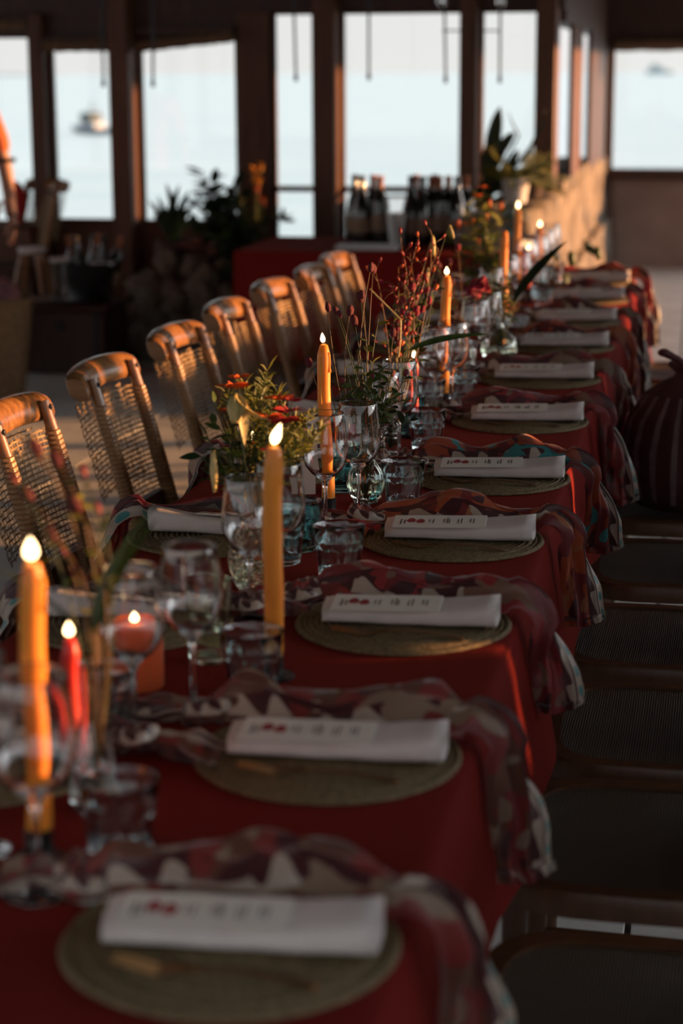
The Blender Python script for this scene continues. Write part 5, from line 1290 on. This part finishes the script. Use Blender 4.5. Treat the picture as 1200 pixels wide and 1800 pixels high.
# ------------------------------------------------------------------ bag on a right-hand chair
ztop = at(1185, 652, 5.12).z - .452
o = thing('striped_bag', 'dark maroon gathered cloth bag with faint grey stripes and knotted top on a right-hand chair', 'bag', (-.02, 5.12, .452))
def bagr(r, z, a): return r * (1 + .022 * math.cos(18 * a + z * 6) * min(1, z / .08)) * (1 + .07 * math.cos(a * 2 + 1) + .05 * math.sin(3 * a + z * 9))
b = MB(); b.lathe([(0, 0), (.12, 0), (.15, .03), (.165, .12), (.168, .22), (.150, .32), (.105, .41), (.06, .455), (.035, .47), (.03, .485), (.05, .51), (.045, .525), (0, .515)], 72, fn=bagr); b.build('bag_body', M['bag'], o)
for k in range(18):
    a0 = 2 * PI * k / 18; b = MB()
    pts = [(.153, .04), (.1655, .12), (.1685, .22), (.1505, .32), (.1055, .41)]
    vs = []
    for r, z in pts:
        for d in (-.045, 0, .045):
            a = a0 + d; rr_ = bagr(r, z, a) + .001; vs.append(Vector((rr_ * math.cos(a), rr_ * math.sin(a), z)))
    b.add(vs, [(3 * i + j, 3 * i + j + 1, 3 * i + 3 + j + 1, 3 * i + 3 + j) for i in range(4) for j in (0, 1)]); b.build('stripe', M['bagst'], o)
o.scale = (1, 1, ztop / .49)
b = MB(); b.tube([(.0, 0, .50), (-.03, -.01, .535), (-.06, -.015, .555)], [.012, .011, .014], 8); b.blob((-.065, -.016, .558), (.017, .015, .015), 10, 6); b.build('knot', M['bag'], o)

# ================================================================== PERSON AT THE LEFT EDGE
def skin_mesh(nm, m, verts, edges, radii, sub=2, parent=None):
    me = bpy.data.meshes.new(nm); me.from_pydata(verts, edges, []); me.materials.append(m)
    ob = link(nm, me, parent)
    sk = ob.modifiers.new('skin', 'SKIN'); sk.use_smooth_shade = True
    for i, r in enumerate(radii):
        v = me.skin_vertices[0].data[i]; v.radius = r if isinstance(r, tuple) else (r, r)
    me.skin_vertices[0].data[0].use_root = True
    ss = ob.modifiers.new('sub', 'SUBSURF'); ss.levels = sub; ss.render_levels = sub
    return ob
h = at(26, 452, 9.55)
PX, PY = h.x - .30, 9.62
per = thing('person', 'person in rust shirt at the left edge, one bare arm hanging down', 'person', (PX, PY, 0), 0)
hand = Vector((h.x - PX, -.07, .80))
V, E_, RD = [], [], []
def J(p, r, par=None):
    V.append(p); RD.append(r)
    if par is not None: E_.append((par, len(V) - 1))
    return len(V) - 1
pel = J((0, 0, .93), (.15, .10)); wa = J((0, 0, 1.08), (.13, .09), pel); ch = J((0, -.01, 1.28), (.155, .105), wa); ns = J((0, 0, 1.42), (.075, .06), ch); nk = J((0, -.01, 1.50), (.052, .055), ns)
h1 = J((0, -.03, 1.57), (.066, .08), nk); h2 = J((0, -.03, 1.66), (.075, .095), h1); h3 = J((0, -.02, 1.735), (.05, .065), h2)
for s in (1, -1):
    sh = J((.17 * s, 0, 1.385), .052, ch)
    if s == 1:
        el = J((.245, .0, 1.10), .040, sh); wr = J((hand.x - .012, -.055, .87), .027, el); pm = J((hand.x, -.065, .815), (.034, .018), wr)
    else:
        el = J((-.22, .02, 1.10), .040, sh); wr = J((-.23, -.06, .87), .027, el); pm = J((-.23, -.075, .815), (.034, .018), wr)
    hp = J((.09 * s, 0, .86), .083, pel); kn = J((.10 * s, -.01, .48), .056, hp); an = J((.10 * s, .02, .08), .037, kn); to = J((.11 * s, -.13, .035), .032, an)
body = skin_mesh('body', M['skin'], V, E_, RD, 2, per)
for s in (1, -1):
    base = hand if s == 1 else Vector((-.23, -.075, .80))
    for k, (dx, dy, L) in enumerate(((0, -.026, .075), (.002, -.009, .085), (.002, .009, .08), (0, .025, .062))):
        a = base + Vector((dx, dy, .005)); skin_mesh('finger', M['skin'], [a, a + Vector((-.004 * s, -.004, -L * .45)), a + Vector((-.014 * s, -.010, -L * .75)), a + Vector((-.024 * s, -.014, -L))], [(0, 1), (1, 2), (2, 3)], [.0095, .0085, .0078, .0065], 1, per)
    a = base + Vector((-.006 * s, -.03, .03)); skin_mesh('thumb', M['skin'], [a, a + Vector((-.012 * s, -.022, -.025)), a + Vector((-.02 * s, -.026, -.055))], [(0, 1), (1, 2)], [.0115, .0095, .008], 1, per)
b = MB()
for t in range(2): pass
sv, se, sr = [], [], []
def K(p, r, par=None):
    sv.append(p); sr.append(r)
    if par is not None: se.append((par, len(sv) - 1))
    return len(sv) - 1
a = K((0, 0, .88), (.17, .12)); c = K((0, 0, 1.09), (.145, .105), a); d = K((0, -.01, 1.28), (.17, .12), c); e = K((0, -.005, 1.42), (.112, .098), d); e = K((0, -.005, 1.47), (.07, .07), e)
for s in (1, -1):
    f = K((.172 * s, 0, 1.388), .066, d); g = K((.235 * s, .0, 1.17), .056, f)
skin_mesh('shirt', M['rust'], sv, se, sr, 2, per)
tv, te, tr = [(0, 0, .95), (.09, 0, .86), (.10, -.01, .48), (.10, .02, .09), (-.09, 0, .86), (-.10, -.01, .48), (-.10, .02, .09)], [(0, 1), (1, 2), (2, 3), (0, 4), (4, 5), (5, 6)], [(.16, .115), .10, .075, .062, .10, .075, .062]
skin_mesh('trousers', M['blackc'], tv, te, tr, 2, per)
for s in (1, -1):
    b = MB(); b.blob((.105 * s, -.07, .038), (.05, .13, .042), 14, 8); b.build('shoe', M['blackc'], per)
    b = MB(); b.blob((.032 * s, -.118, 1.655), (.013, .009, .008), 10, 6); b.build('eye', M['eye'], per)
    b = MB(); b.blob((.080 * s, -.015, 1.645), (.010, .020, .032), 8, 6); b.build('ear', M['skin'], per)
b = MB(); b.tube([(0, -.118, 1.66), (0, -.136, 1.625), (0, -.124, 1.612)], [.009, .016, .011], 8); b.build('nose', M['skin'], per)
b = MB(); b.blob((0, -.114, 1.583), (.024, .010, .007), 10, 6); b.build('mouth', M['redp'], per)
b = MB(); b.blob((0, .005, 1.70), (.092, .112, .085), 18, 10, jit=.03, seed=8); b.build('hair', M['hair'], per)
b = MB(); w = Vector((hand.x - .012, -.055, .875)); b.tube([w + Vector((math.cos(t) * .032, math.sin(t) * .03, 0)) for t in [2 * PI * k / 16 for k in range(17)]], .006, 6, cap=False); b.build('bracelet', M['black'], per)
b = MB(); w = Vector((.238, 0, 1.14)); b.tube([w + Vector((math.cos(t) * .050, math.sin(t) * .050, .01)) for t in [2 * PI * k / 20 for k in range(21)]], .013, 6, cap=False); b.build('sleeve_hem', M['blackc'], per)
bpy.context.view_layer.update()
